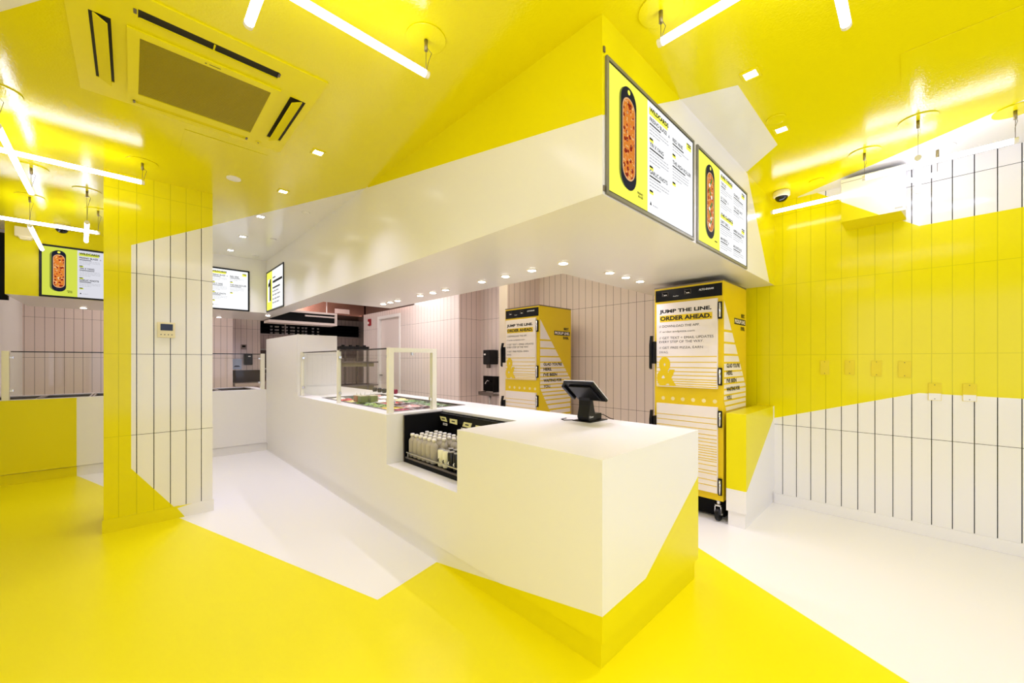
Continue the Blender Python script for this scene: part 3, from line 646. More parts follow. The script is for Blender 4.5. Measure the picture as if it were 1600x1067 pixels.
    def left(z): return .018 if z > .98 else .018 + (.98 - z) * .62
    z = 1.781; bars = [(1.781, 1.553), (1.533, 1.455), (1.438, 1.358), (1.341, 1.292), (1.277, 1.222), (1.208, 1.168), (1.154, 1.12), (1.106, 1.075), (1.061, 1.028), (1.014, .985), (.970, .94), (.925, .895), (.879, .845), (.829, .79), (.772, .728), (.708, .66), (.638, .585), (.56, .50)]
    for zt, zb in bars:
        if zt > 1.075 and zb < 1.075: pts = [(left(zb), zb), (edge(zb), zb), (edge(zt), zt), (left(zt), zt)]
        else: pts = [(left(zb), zb), (edge(zb), zb), (max(edge(zt), left(zt) + .002), zt), (left(zt), zt)]
        m.prism(s, pts, .0, .0008, 0)
    m.obox(s, .272, .575, 1.612, 1.664, 0, .0008, 1); m.build('side_graphic', [ow, ink], t)
    m = MB()
    for st, x, z, wd in (("GLAD YOU'RE", .075, 1.243, .34), ('HERE.', .075, 1.183, .15), ("I'VE BEEN", .075, 1.119, .25), ('WAITING FOR', .075, 1.049, .34), ('YOU.', .075, .980, .13)): m.text(st, s, x, z, wd, .036, .0016, 0, 2)
    m.text('BEST.', s, .456, 1.677, .105, .033, .0016, 0, 2); m.text('EVER.', s, .441, 1.565, .115, .033, .0016, 0, 2); m.text('PICKUP LINE.', s, .285, 1.622, .28, .033, .0016, 1, 2)
    m.build('side_lettering', [ink, ow], t)
    m = MB(); m.box(X + .10, X + D - .02, Y + .02, Y + W - .02, .02, Z0); m.build('underside_shade', [blackm], t)  # black box put in to darken the shade below the cabinet
    for x, y in ((X + .05, Y + .05), (X + .05, Y + W - .05), (X + D - .06, Y + .05), (X + D - .06, Y + W - .05)):
        m = MB(); m.cyl((x, y, .168), (x, y, Z0 + .001), .035, 14, 1); m.cyl((x, y, .125), (x, y, .17), .016, 12, 1); m.box(x - .02, x + .02, y - .025, y - .019, .05, .13, 1); m.box(x - .02, x + .02, y + .019, y + .025, .05, .13, 1); m.box(x - .02, x + .02, y - .025, y + .025, .118, .128, 1)
        m.cyl((x - .0, y - .016, .055), (x, y + .016, .055), .055, 20, 0, bev=.006); m.cyl((x, y - .03, .055), (x, y + .03, .055), .009, 10, 1); m.build('caster', [black, chrome], t)
    return t
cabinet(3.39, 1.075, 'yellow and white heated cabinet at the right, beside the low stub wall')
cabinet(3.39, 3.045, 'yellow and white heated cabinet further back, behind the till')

# ================================================================== MENU SCREENS
def frame_screen(name, fr, W, Hh, label, cat, dim=False, metal=True, bez=.009):
    fr.O = fr.O - fr.N * .014
    t = thing(name, fr.p(W / 2, Hh / 2, .0142), label, cat, 'menu screens on the bulkhead')
    m = MB(); m.obox(fr, 0, W, 0, Hh, .0142, .022, 0, .002); m.build('housing', [black], t)
    m = MB()
    for a0, a1, b0, b1 in ((-bez, bez * .6, -bez, Hh + bez), (W - bez * .6, W + bez, -bez, Hh + bez), (0, W, -bez, bez * .6), (0, W, Hh - bez * .6, Hh + bez)): m.obox(fr, a0, a1, b0, b1, .0142, .026, 0, .0015)
    m.build('bezel', [mat('bezel_grey', (128, 126, 116), 0.35, 0.3) if metal else black], t); return t
LOREM = [5, 7, 4, 8, 6, 3, 5, 6, 4, 7, 5, 3, 8, 4, 6]
def blurb(m, fr, W, Hh, s0, t0, wd, lines, mi, lh=.028):
    """grey rows of small print, too small to read, drawn as word-length dashes"""
    k = int(s0 * 100 + t0 * 57) % 15
    for i in range(lines):
        x = s0; lim = s0 + wd * (1.0 if i < lines - 1 else .55)
        while x < lim - .006:
            L_ = min(.0045 * LOREM[k % 15], lim - x); k += 1
            y = 1 - (t0 + i * lh); m.obox(fr, x * W, (x + L_) * W, (y - .006) * Hh, y * Hh, .0232, .0236, mi); x += L_ + .005
def menu(fr, W, Hh, label, which, dim=False, metal=True, name='menu_screen'):
    t = frame_screen(name, fr, W, Hh, label, 'screen', dim, metal)
    WM, YM = (sc_w2, sc_y2) if dim else (sc_w, sc_y)
    T = lambda tt: (1 - tt) * Hh
    m = MB(); m.obox(fr, .012, W * .385, .012, Hh - .012, .022, .0226, 1); m.obox(fr, W * .385, W - .012, .012, Hh - .012, .022, .0226, 0); m.build('display', [WM, YM], t)
    m = MB(); cx = (.19 if which == 1 else .21) * W; wd = (.150 if which == 1 else .15) * W
    m.stadium(fr, cx - .014, T(.49), wd, .80 * Hh, .0226, .0229, 2); m.stadium(fr, cx, T(.485), wd, .82 * Hh, .0230, .0234, 0)
    m.stadium(fr, cx, T(.49), wd * .82, .66 * Hh, .0234, .0238, 3); m.stadium(fr, cx, T(.49), wd * .72, .635 * Hh, .0238, .0242, 1)
    m.cyl(fr.p(cx, T(.115), .0234), fr.p(cx, T(.115), .0240), .011, 14, 4)
    if which == 2:
        for k, (dx, tt) in enumerate(((.01, .26), (-.012, .38), (.012, .52), (-.008, .62), (.01, .70))):
            m.stadium(Fr(fr.p(cx + dx, T(tt), 0), fr.S * .8 + fr.T * (.6 if k % 2 else -.6), fr.T * .8 - fr.S * (.6 if k % 2 else -.6)), 0, 0, .016, .05, .0242, .0246, 5)
            m.cyl(fr.p(cx - dx * 1.5, T(tt + .05), .0242), fr.p(cx - dx * 1.5, T(tt + .05), .0246), .013, 10, 6)
    m.build('pizza_picture', [sc_n, pz1 if which == 1 else pz2, sc_sh, sc_c, sc_y, sc_gr, sc_m], t)
    m = MB(); L = lambda st, s, tt, wd, h_, b=2: m.text(st, fr, s * W, T(tt + h_), wd * W, h_ * Hh, .0238, 0, b)
    hl = lambda s0, s1, t0, t1: m.obox(fr, s0 * W, s1 * W, T(t1), T(t0), .0228, .0232, 2)
    if which == 1:
        hl(.40, .625, .075, .133); L('WILDCARDS', .407, .064, .228, .042)
        L('FRESNO BLAZE', .407, .152, .205, .036, 1); m.prism(fr, [(.632 * W, T(.188)), (.652 * W, T(.188)), (.642 * W, T(.158))], .0232, .0238, 1)
        for s, tt, hd, wd, n, sw in ((.407, .203, None, 0, 3, .13), (.407, .366, 'YIN X YANG', .165, 4, .165), (.407, .604, 'GARLIC KNOTS', .215, 3, .13), (.69, .153, 'RED VINE', .14, 2, .155), (.69, .362, 'THE HIGH ROLLER', .266, 4, .18)):
            if hd: L(hd, s, tt, wd, .037, 1); tt += .050
            m.obox(fr, s * W, (s + sw) * W, T(tt + .012), T(tt), .0232, .0236, 0); blurb(m, fr, W, Hh, s, tt + .03, .235, n, 1)
            tb = tt + .03 + n * .028 + .012; hl(s, s + .044, tb + .004, tb + .034); m.obox(fr, s * W, (s + .036) * W, T(tb + .016), T(tb), .0234, .0238, 0)
        hl(.889, .96, .078, .14); m.obox(fr, .895 * W, .955 * W, T(.088), T(.076), .0234, .0238, 0); m.obox(fr, .91 * W, .955 * W, T(.108), T(.097), .0234, .0238, 0)
        m.prism(fr, [(.41 * W, T(.91)), (.43 * W, T(.91)), (.42 * W, T(.878))], .0232, .0238, 0); blurb(m, fr, W, Hh, .445, .90, .10, 1, 1)
        L('FRESNO', .274, .862, .058, .018); L('BLAZE', .284, .888, .048, .018)
    else:
        hl(.40, .64, .075, .125); L('SURE THINGS', .41, .058, .24, .040); hl(.40, .66, .53, .575); L('THE CLASSICS', .41, .512, .25, .040)
        for s, tt, hd, wd, n, sw in ((.41, .147, 'THE OG', .10, 3, .09), (.405, .318, "LIL' ZONA", .13, 3, .11), (.679, .145, 'GNARLIC', .135, 3, .22), (.679, .312, 'THE LONG SHOT', .206, 2, .12),
                                      (.405, .60, 'DIRTY BIRD', .155, 4, .185), (.405, .80, 'MAVERICK', .14, 3, .14), (.674, .60, 'AMERICAN HONEY', .256, 3, .19), (.674, .80, 'MOONSTRUCK', .196, 3, .16)):
            L(hd, s, tt, wd, .034, 1); m.obox(fr, s * W, (s + sw) * W, T(tt + .058), T(tt + .047), .0232, .0236, 0); blurb(m, fr, W, Hh, s, tt + .072, .235, n, 1, .026)
            if hd in ("LIL' ZONA", 'DIRTY BIRD', 'MAVERICK'): m.prism(fr, [((s + wd + .01) * W, T(tt + .034)), ((s + wd + .03) * W, T(tt + .034)), ((s + wd + .02) * W, T(tt + .008))], .0232, .0238, 1)
        for t0 in (.055, .52): hl(.865, .935, t0 + .02, t0 + .065); m.obox(fr, .87 * W, .94 * W, T(t0 + .013), T(t0), .0234, .0238, 0); m.obox(fr, .885 * W, .935 * W, T(t0 + .034), T(t0 + .022), .0234, .0238, 0)
        m.obox(fr, .29 * W, .335 * W, T(.90), T(.888), .0228, .0232, 0)
    m.build('menu_lettering', [sc_k, sc_g, YM], t)
    return t
ZS0, HS = 2.008, .562
fA = Fr((0, YC, 0), (1, 0, 0), (0, 0, 1))
menu(Fr((1.435, YC, ZS0), (1, 0, 0), (0, 0, 1)), .906, HS, 'near menu screen headed WILDCARDS on the bulkhead corner', 1)
menu(Fr((2.408, YC, ZS0), (1, 0, 0), (0, 0, 1)), .957, HS, 'menu screen headed SURE THINGS, right of the WILDCARDS screen', 2)
menu(Fr((-.705, YA, 2.004), (1, 0, 0), (0, 0, 1)), .70, .553, 'menu screen with a pizza board, left of the pillar', 1, True, False)
menu(Fr((.492, YA, 2.004), (1, 0, 0), (0, 0, 1)), .70, .553, 'menu screen partly hidden behind the pillar, on its right', 1, False, False)
# narrow screen "1"
f1 = Fr((XC, 6.515, 2.006), (0, -1, 0), (0, 0, 1)); W, Hh = .855, .552
t = frame_screen('order_screen', f1, W, Hh, 'screen with a big number 1 on the long bulkhead face', 'screen', False, False)
m = MB(); m.obox(f1, .012, W - .012, .012, Hh - .012, .022, .0226, 0); m.obox(f1, .012, .36 * W, .012, Hh - .012, .0226, .0230, 1); m.obox(f1, .09 * W, .28 * W, .22 * Hh, .80 * Hh, .0230, .0234, 0); m.build('display', [sc_w, sc_y], t)
m = MB(); m.prism(f1, [(x * W, y * Hh) for x, y in ((.20, .235), (.285, .235), (.285, .79), (.22, .79), (.19, .72), (.12, .68), (.12, .60), (.20, .62))], .0235, .0240, 0)
for st, tt, h_, wd in (('STEP ONE', .20, .025, .16), ('GET YOUR DOUGH', .29, .055, .55), ('GET YOUR DOUGH', .45, .035, .42)): m.obox(f1, .40 * W, (.40 + wd) * W, (1 - tt - h_) * Hh, (1 - tt) * Hh, .0230, .0236, 0)
for tt, wd in ((.54, .36), (.63, .46), (.73, .44), (.82, .40)): 
    for k in range(6): m.obox(f1, (.40 + k * wd / 6) * W, (.40 + k * wd / 6 + wd / 9) * W, (1 - tt - .03) * Hh, (1 - tt) * Hh, .0230, .0236, 1 if k % 2 else 0)
m.build('lettering', [sc_k, sc_g], t)
# small cable clips at the bulkhead corner
for z in (2.60, 2.02):
    m = MB(); m.box(XC + .004, XC + .016, YC - .006, YC, z - .012, z + .012, 0, .002); tag(m.build('screen_fixing', [greysteel]), ['upper', 'lower'][z < 2.3] + ' small metal fixing at the bulkhead corner beside the screen', 'fixing')

# ================================================================== CEILING LIGHTS
wire = mat('steel_wire', (110, 100, 80), 0.5, 0.6); capst = mat('pale_aluminium', (232, 228, 214), 0.4, 0.0); cup = mat('satin_nickel', (150, 138, 96), 0.35, 0.9)
def tube_light(ax, p0, L, z, hangs, label, skew=0.0, loop=True, lens=None):
    """a hanging lit tube from p0 along +/-X or +/-Y"""
    d = Vector({'+X': (1, 0, 0), '-X': (-1, 0, 0), '+Y': (0, 1, 0), '-Y': (0, -1, 0)}[ax]); d = (d + Vector((skew, 0, 0))).normalized(); P0 = Vector((*p0, z)); P1 = P0 + d * L
    t = thing('tube_light', (P0 + P1) / 2, label, 'ceiling light', 'hanging tube lights')
    m = MB(); m.cyl(P0 + d * .018, P1 - d * .018, .0150, 16); m.build('lit_tube', [tube_on], t)
    for A, B in ((P0, P0 + d * .018), (P1 - d * .018, P1)):
        m = MB(); m.cyl(A, B, .0158, 16, 0, bev=.001); m.build('end_cap', [capst], t)
    for h in hangs:
        P = P0 + d * h
        m = MB(); m.cyl(P + Vector((0, 0, .012)), (P.x, P.y, ZC - .05), .0012, 6)
        if loop: m.tube([(P.x, P.y, ZC - .035), (P.x + .022, P.y - .01, ZC - .06), (P.x + .012, P.y, ZC - .10), (P.x + .004, P.y, ZC - .14), (P.x, P.y, z + .02)], .0012, 5)
        m.build('suspension_wire', [wire], t)
        m = MB(); m.cyl((P.x, P.y, ZC - .055), (P.x, P.y, ZC - .006), .008, 10); m.build('wire_gripper', [cup], t)
        m = MB(); m.cyl((P.x, P.y, ZC - .006), (P.x, P.y, ZC), .088, 40, 0, bev=.002); m.build('ceiling_plate', [lens or ceil_y], t)
    return t
tube_light('-X', (.962, 1.534), 1.22, 2.587, (.012, 1.2), 'hanging tube light at the top centre, left of the bulkhead corner')
p_ = onZ(388, 40, 2.50); tube_light('-Y', (p_.x, p_.y), 1.22, 2.50, (.6,), 'hanging tube light pointing down at the top edge, left of centre')
tube_light('-Y', (1.566, .746), 1.22, 2.612, (.012, 1.2), 'hanging tube light at the top edge, right of the bulkhead corner')
p_ = onZ(1322.5, 41, 2.50); tube_light('-X', (p_.x, p_.y), .60, 2.50, (.55,), 'short steep tube light at the top edge, right side')
tube_light('-X', (.070, 3.930), 1.22, 2.600, (.012, 1.2), 'hanging tube light ending in front of the pillar')
tube_light('-Y', (-.537, 4.617), 1.22, 2.553, (.012, 1.2), 'diagonal tube light crossing the pillar-side tube at the left edge', skew=.02)
tube_light('-X', (-.217, 5.480), 0.95, 2.53, (.012,), 'far tube light left of the pillar, crossing two shorter ones')
tube_light('+Y', (-.640, 5.413), 1.10, 2.487, (.012,), 'far slanting tube light in front of the left menu screen', skew=-.04)
tube_light('+Y', (-.270, 4.90), .80, 2.475, (.012,), 'small foreshortened tube light just left of the pillar', skew=-.062)
tube_light('+Y', (3.955, -.11), .985, 2.576, (.012,), 'long tube light along the right wall, in front of the air conditioner', lens=ceil_w)
tube_light('-Y', (3.655, .265), .672, 2.568, (.012, .66), 'right tube light hung above the one along the wall')
tube_light('+X', (3.378, -.005), .678, 2.516, (.012,), 'foreshortened vertical-looking tube light at the right')

def lamp(t, loc, power, ang, rad):
    l = bpy.data.lights.new('lamp', 'SPOT'); l.energy = power; l.color = COOL; l.spot_size = math.radians(ang); l.spot_blend = 0.9; l.shadow_soft_size = rad
    o = bpy.data.objects.new('lamp', l); COL.objects.link(o); o.parent = t; o.location = Vector(loc) - Vector(t['_o'])
def down_sq(x, y, label):
    t = thing('square_downlight', (x, y, ZC), label, 'downlight', 'square ceiling downlights')
    m = MB()
    for b in ((x - .04, x + .04, y - .04, y - .028), (x - .04, x + .04, y + .028, y + .04), (x - .04, x - .028, y - .028, y + .028), (x + .028, x + .04, y - .028, y + .028)): m.box(*b, ZC - .005, ZC)
    m.build('trim', [yellow if x > 2 or y < 4.5 else white], t)
    m = MB(); m.box(x - .028, x + .028, y - .028, y + .028, ZC - .003, ZC - .0005); m.build('lens', [spot_on], t)
    lamp(t, (x, y, ZC - .012), SQ_W, 108, .04)
for i, (x, y) in enumerate([(.93, 2.892), (.93, 3.764), (.93, 4.574), (.93, 5.453), (.93, 6.241), (2.244, .584), (2.916, .589)]):
    down_sq(x, y, ['nearest square downlight left of the bulkhead', 'second square downlight left of the bulkhead', 'third square downlight, on the yellow and white border', 'fourth square downlight, on the white ceiling wedge', 'farthest square downlight before the far bulkhead', 'square downlight above the WILDCARDS screen', 'square downlight beside the white ceiling patch, nearer the right wall'][i])
for i, (x, y) in enumerate([(-.55, -2.0), (-.55, -.9), (-.55, .2), (-.55, 1.3), (.93, -2.0), (.93, -.9)]):  # unseen downlights added out of view to brighten the left-facing surfaces
    down_sq(x, y, 'added unseen fill downlight towards the storefront, %s of the front group' % ORD[i])
spot_r = mat('lit_round_lens', (255, 255, 255), 0.4, emit=(255, 244, 240), estr=SPOT_E * 1.2)
def down_rd(x, y, label):
    t = thing('round_downlight', (x, y, ZB), label, 'downlight', 'round downlights under the bulkhead')
    m = MB(); m.lathe((x, y, ZB - .005), [(.036, 0), (.041, .002), (.041, .0049)], 28); m.build('trim', [cream], t)
    m = MB(); m.cyl((x, y, ZB - .0068), (x, y, ZB - .005), .030, 24); m.build('lens', [spot_r], t)
    lamp(t, (x, y, ZB - .012), RD_W, 130, .03)
rl = [(2.2, 4.52), (2.2, 4.34), (2.2, 4.16), (2.2, 3.667), (2.2, 3.426), (2.2, 3.201), (2.2, 2.647), (2.2, 2.345), (2.2, 2.051), (2.2, 1.746), (2.699, 1.68), (2.943, 1.68), (3.184, 1.68), (1.00, 7.72), (1.50, 6.91), (-.45, 7.6)]
nm = ['farthest', 'second farthest', 'third farthest', 'fourth farthest', 'fifth farthest', 'sixth farthest', 'fourth from the corner end', 'third from the corner end', 'second from the corner end', 'corner']
for i, (x, y) in enumerate(rl):
    lab = ('%s round downlight of the long row over the counter' % nm[i]) if i < 10 else ['first round downlight of the short row towards the right cabinet', 'middle round downlight of the short row', 'round downlight of the short row nearest the right cabinet', 'round downlight behind the pillar under the far bulkhead', 'round downlight in the far inner bulkhead corner', 'round downlight under the far bulkhead left of the pillar'][i - 10]
    down_rd(x, y, lab)
for i, (x, y, r, mt, lab) in enumerate([(.581, 3.762, .048, white, 'white round cover on the yellow ceiling by the pillar'), (1.223, 4.148, .036, ceil_w, 'nearest round cover on the white ceiling wedge'), (1.214, 5.337, .036, ceil_w, 'middle round cover on the white ceiling wedge'), (1.233, 6.35, .036, ceil_w, 'farthest round cover on the white ceiling wedge'),
        (2.763, .584, .05, ceil_y, 'yellow round cover between the two right downlights'), (3.946, .559, .05, ceil_y, 'yellow round cover near the camera dome by the right wall')]):
    m = MB(); m.cyl((x, y, ZC - .010), (x, y, ZC), r, 32, 0, bev=.002); m.cyl((x, y, ZC - .011), (x, y, ZC - .0105), r * .8, 32, 0); tag(m.build('sprinkler_cover', [mt]), lab, 'ceiling cover', 'round ceiling covers')
# access hatches: thin painted lines in the ceiling
def hatch(x0, x1, y0, y1, lab):
    m = MB(); m.box(x0, x1, y0, y1, ZC - .003, ZC - .0005, 0, .0008); tag(m.build('access_hatch', [ceil_y]), lab, 'hatch')
hatch(.238, .688, 3.18, 3.56, 'flush yellow ceiling hatch beside the air conditioning cassette')
hatch(2.60, 2.905, -.75, .055, 'flush yellow ceiling hatch at the upper right')
hatch(.92, 1.27, 2.0, 2.42, 'flush yellow ceiling hatch above the long bulkhead') if False else None

# ================================================================== CEILING CASSETTE
t = thing('air_conditioning_cassette', (.27, 2.6, ZC), 'yellow-painted ceiling air conditioning cassette with a ribbed grille', 'air conditioner')
zc_ = ZC - .007
vent_k = mat('slot_dark', (26, 22, 6), 0.7)
m = MB()
X0, X1, Y0, Y1 = -.193, .735, 2.13, 3.07
slots = [(.02, .535, 2.218, 2.275), (-.128, -.062, 2.36, 2.89), (.622, .70, 2.376, 2.905), (.02, .53, 3.00, 3.03)]
xs = sorted({X0, X1, .02, .535, .53, -.128, -.062, .622, .70}); ys = sorted({Y0, Y1, 2.218, 2.275, 2.36, 2.376, 2.89, 2.905, 3.00, 3.03})
for a, b in zip(xs[:-1], xs[1:]):
    for c, d_ in zip(ys[:-1], ys[1:]):
        mx_, my_ = (a + b) / 2, (c + d_) / 2
        if any(s0 < mx_ < s1 and s2 < my_ < s3 for s0, s1, s2, s3 in slots): continue
        m.box(a, b, c, d_, zc_, ZC - .0005)
bmesh.ops.remove_doubles(m.bm, verts=m.bm.verts, dist=1e-5)
m.build('panel', [yellow], t)
for s0, s1, s2, s3 in slots[:3]:
    m = MB(); m.box(s0 - .001, s1 + .001, s2 - .001, s3 + .001, ZC - .004, ZC - .001); m.build('slot', [vent_k], t)
m = MB(); m.box(.022, .53, 3.001, 3.029, zc_ + .002, zc_ + .006); m.build('vane', [mat('yellow_vane', (222, 208, 12), 0.75, spec=0.1)], t)
m = MB(); m.prism(Fr((-.095, 2.365, 0), (1, 0, 0), (0, 0, 1)), [(-.022, ZC - .008), (.020, ZC - .034), (.023, ZC - .031), (-.018, ZC - .005)], -.52, 0); m.build('vane', [mat('yellow_vane', (222, 208, 12), 0.75, spec=0.1)], t)
m = MB(); m.prism(Fr((.655, 2.385, 0), (1, 0, 0), (0, 0, 1)), [(.030, ZC - .008), (-.020, ZC - .034), (-.024, ZC - .031), (.026, ZC - .005)], -.51, 0); m.build('vane', [mat('yellow_vane', (222, 208, 12), 0.75, spec=0.1)], t)
m = MB(); m.box(.024, .53, 2.262, 2.266, ZC - .016, ZC - .010); m.box(.27, .276, 2.22, 2.26, ZC - .014, ZC - .010); m.build('vane', [mat('yellow_vane', (222, 208, 12), 0.75, spec=0.1)], t)
m = MB(); gx0, gx1, gy0, gy1 = -.014, .572, 2.352, 2.962
for b in ((gx0, gx1, gy0, 2.397), (gx0, gx1, 2.907, gy1), (gx0, .027, 2.397, 2.907), (.535, gx1, 2.397, 2.907)): m.box(*b, zc_ - .010, zc_ - .001)
gf = m.build('grille_frame', [yellow], t)
m = MB(); m.box(.027, .535, 2.397, 2.907, zc_ - .006, zc_ - .002, 1)
for k in range(46):
    y = 2.400 + k * .011; m.box(.027, .535, y, y + .0042, zc_ - .009, zc_ - .006, 0)
m.build('grille', [mat('grille_rib', (176, 158, 8), 0.4), mat('grille_back', (84, 72, 6), 0.6)], gf)
m = MB(); fl_ = Fr((0, 0, zc_ - .0145), (1, 0, 0), (0, -1, 0)); m.text('mr.slim', fl_, .275, -2.385, .05, .011, .0, 0, 1) if False else m.box(.27, .315, 2.374, 2.378, zc_ - .0106, zc_ - .0100)
m.face([(.252, 2.380, zc_ - .0106), (.262, 2.380, zc_ - .0106), (.257, 2.370, zc_ - .0106)]); m.build('maker_mark', [ink], gf)
m = MB(); m.cyl((.60, 3.02, zc_ - .003), (.60, 3.02, zc_), .018, 20, 0); m.cyl((.60, 3.02, zc_ - .004), (.60, 3.02, zc_ - .003), .005, 12, 1); m.build('sensor', [yellow, ink], t)
for x in (.012, .535):
    for y in (2.235, 3.015):
        m = MB(); m.box(x - .006, x + .004, y - .012, y + .012, zc_ - .006, zc_ - .0005); m.build('clip', [greysteel], t)

# ================================================================== WALL AIR CONDITIONER
AY0, AY1, AX, AZ0, AZ1 = .056, .409, 3.95, 2.374, 2.70
t = thing('wall_air_conditioner', (4.1, .23, AZ0), 'boxy wall air conditioner, white above and painted yellow below its diagonal', 'air conditioner')
m = MB(); fz = Fr((0, 0, 0), (0, -1, 0), (0, 0, 1)); m.box(AX, XW, AY0, AY1, AZ0, AZ1 - .0)
es = [e for e in m.bm.edges if all(abs(v.co.x - AX) < 1e-4 for v in e.verts)]
q = lambda u, v: (onX(u, v, AX).y, onX(u, v, AX).z)
pa, pb = q(1313.5, 315), q(1400, 344.5); pc = (pb[0] + (pb[0] - pa[0]), pb[1] + (pb[1] - pa[1]))
m.paint('X', AX, [[pa, pc, (pc[0], 2.2), (pa[0] + .05, 2.2), (pa[0] + .05, pa[1])]])
m.paint('Z', AZ0, [[(3.9, pb[0] - .02), (4.3, pb[0] - .06), (4.3, .5), (3.9, .5)]])
m.build('casing', [white, yellow], t)
m = MB(); m.prism(Fr((0, AY0, 0), (1, 0, 0), (0, 0, 1)), [(AX + .02, AZ1), (XW, AZ1), (XW, AZ1 + .025), (AX + .07, AZ1 + .025)], -(AY1 - AY0), 0); m.build('top_cover', [white], t)
m = MB(); m.box(AX - .001, AX, AY0, AY1, 2.672, 2.675); m.build('front_seam', [mat('seam_grey', (150, 140, 120), 0.5)], t)
m = MB(); m.box(AX - .002, AX, AY0 + .015, AY0 + .055, 2.395, 2.403); m.build('badge', [mat('badge_grey', (190, 185, 175), 0.4)], t)
m = MB(); m.tube([(4.236, AY1 + .005, 2.60), (4.236, AY1 + .012, 2.56), (4.236, AY1 + .005, 2.53)], .006, 6); m.build('pipe', [black], t)

# ================================================================== DOMES, EXIT LIGHT
def dome(x, y, z, label):
    t = thing('security_camera', (x, y, z), label, 'security camera')
    m = MB(); m.lathe((x, y, z - .05), [(.05, 0), (.062, .01), (.062, .042), (.055, .05)], 28); m.build('housing', [cream], t)
    m = MB(); m.sphere((x, y, z - .05), .047, 24, 0, (1, 1, .85)); m.build('dome', [mat('smoked_dome', (14, 14, 16), 0.08)], t)
dome(3.985, .805, ZC, 'dome security camera in the ceiling corner by the right wall')
dome(-.53, 6.33, ZC, 'dome security camera above the left menu screen')
t = thing('emergency_light', (-.80, 6.54, 2.60), 'cream box light high on the far yellow bulkhead at the left', 'emergency light')
m = MB(); m.box(-.87, -.73, 6.50, 6.579, 2.60, 2.70, 0, .008); m.build('housing', [cream], t)
m = MB(); m.prism(Fr((0, 6.51, 0), (1, 0, 0), (0, 0, 1)), [(-.85, 2.60), (-.75, 2.60), (-.765, 2.575), (-.835, 2.575)], -.06, 0); m.build('diffuser', [cream], t)

# ================================================================== WALL PLATES, THERMOSTATS, DISPENSERS
pl = [(.577, .515, 1.304, 1.182, 0), (.415, .353, 1.304, 1.186, 0), (.254, .191, 1.303, 1.178, 0), (.101, .029, 1.298, 1.174, 0), (-.058, -.125, 1.135, 1.009, 1), (-.226, -.291, 1.139, 1.014, 1)]
for i, (ya, ybb, za, zb, k) in enumerate(pl):
    t = thing('socket_plate', (XW, (ya + ybb) / 2, zb), ['leftmost yellow blank wall plate', 'second yellow blank wall plate', 'third yellow blank wall plate', 'fourth yellow blank wall plate', 'lower wall plate half yellow half white, left one', 'lower wall plate half yellow half white, right one'][i], 'wall plate', 'blank plates on the right wall')
    m = MB(); m.box(XW - .007, XW, ybb, ya, zb, za, 0, .002)
    if k: zz = onX((1460, 1515)[i - 4], (614.5, 617)[i - 4], XW).z; m.paint('X', XW - .007, [[(ybb - .1, 0), (ya + .1, 0), (ya + .1, zz), (ybb - .1, zz)]])
    m.build('plate', [mat('yellow_plate', (226, 206, 4), 0.35), white], t)
    for z in (za - .012, zb + .012):
        m = MB(); m.cyl((XW - .008, (ya + ybb) / 2, z), (XW - .0065, (ya + ybb) / 2, z), .003, 8); m.build('screw', [ink], t)
t = thing('thermostat', (.205, 4.25, 1.49), 'cream thermostat with a dark display on the pillar', 'thermostat')
m = MB(); m.box(.151, .259, 4.236, 4.2595, 1.488, 1.612, 0, .004); m.build('housing', [cream], t)
m = MB(); m.box(.168, .244, 4.2345, 4.2362, 1.545, 1.598, 0); m.build('display', [mat('lcd', (10, 16, 20), 0.08)], t)
for k in range(4):
    m = MB(); m.cyl((.172 + k * .022, 4.2335, 1.512), (.172 + k * .022, 4.2365, 1.512), .0045, 10); m.build('button', [greysteel], t)
t = thing('paper_towel_dispenser', (XW - .06, 4.76, 1.235), 'black towel dispenser above the hand sink, near the far cabinet', 'dispenser')
m = MB(); m.box(XW - .18, XW, 4.69, 4.86, 1.24, 1.475, 0, .02); m.build('cover', [black], t)
m = MB(); m.box(XW - .182, XW - .179, 4.79, 4.835, 1.39, 1.415); m.build('logo_plate', [white], t)
t = thing('soap_dispenser', (XW - .02, 4.905, 1.181), 'small grey soap dispenser left of the black towel dispenser', 'dispenser')
m = MB(); m.box(XW - .045, XW, 4.873, 4.935, 1.181, 1.318, 0, .006); m.build('housing', [greysteel], t)
m = MB(); m.box(XW - .048, XW - .044, 4.885, 4.923, 1.235, 1.262); m.build('window', [black], t)
t = thing('hand_sink', (XW - .15, 4.88, .62), 'hand sink with a dark splash guard on the kitchen wall', 'sink')
m = MB(); m.box(XW - .005, XW, 4.64, 5.06, .80, 1.05, 0); m.box(XW - .15, XW - .005, 4.64, 4.652, .80, 1.05, 0); m.build('splash_guard', [blackm], t)
m = MB(); m.box(XW - .16, XW, 4.64, 5.00, .745, .76, 0, .003); m.box(XW - .16, XW - .15, 4.64, 5.00, .76, .80); m.box(XW - .16, XW, 4.99, 5.00, .76, .80); m.build('basin', [greysteel], t)
m = MB(); m.tube([(XW - .10, 4.78, .745), (XW - .10, 4.78, .60), (XW - .05, 4.78, .56), (XW - .001, 4.78, .56)], .018, 10); m.build('drain_pipe', [steel], t)
m = MB(); m.tube([(XW - .001, 4.85, .96), (XW - .10, 4.85, .98), (XW - .14, 4.85, .93)], .008, 8); m.build('tap', [chrome], t)
m = MB(); m.box(XW - .012, XW, 1.66, 1.72, 1.30, 1.36, 0, .003); tag(m.build('wall_control', [mat('olive_plate', (110, 100, 40), 0.5)]), 'small olive control plate beside the right cabinet handle', 'control')
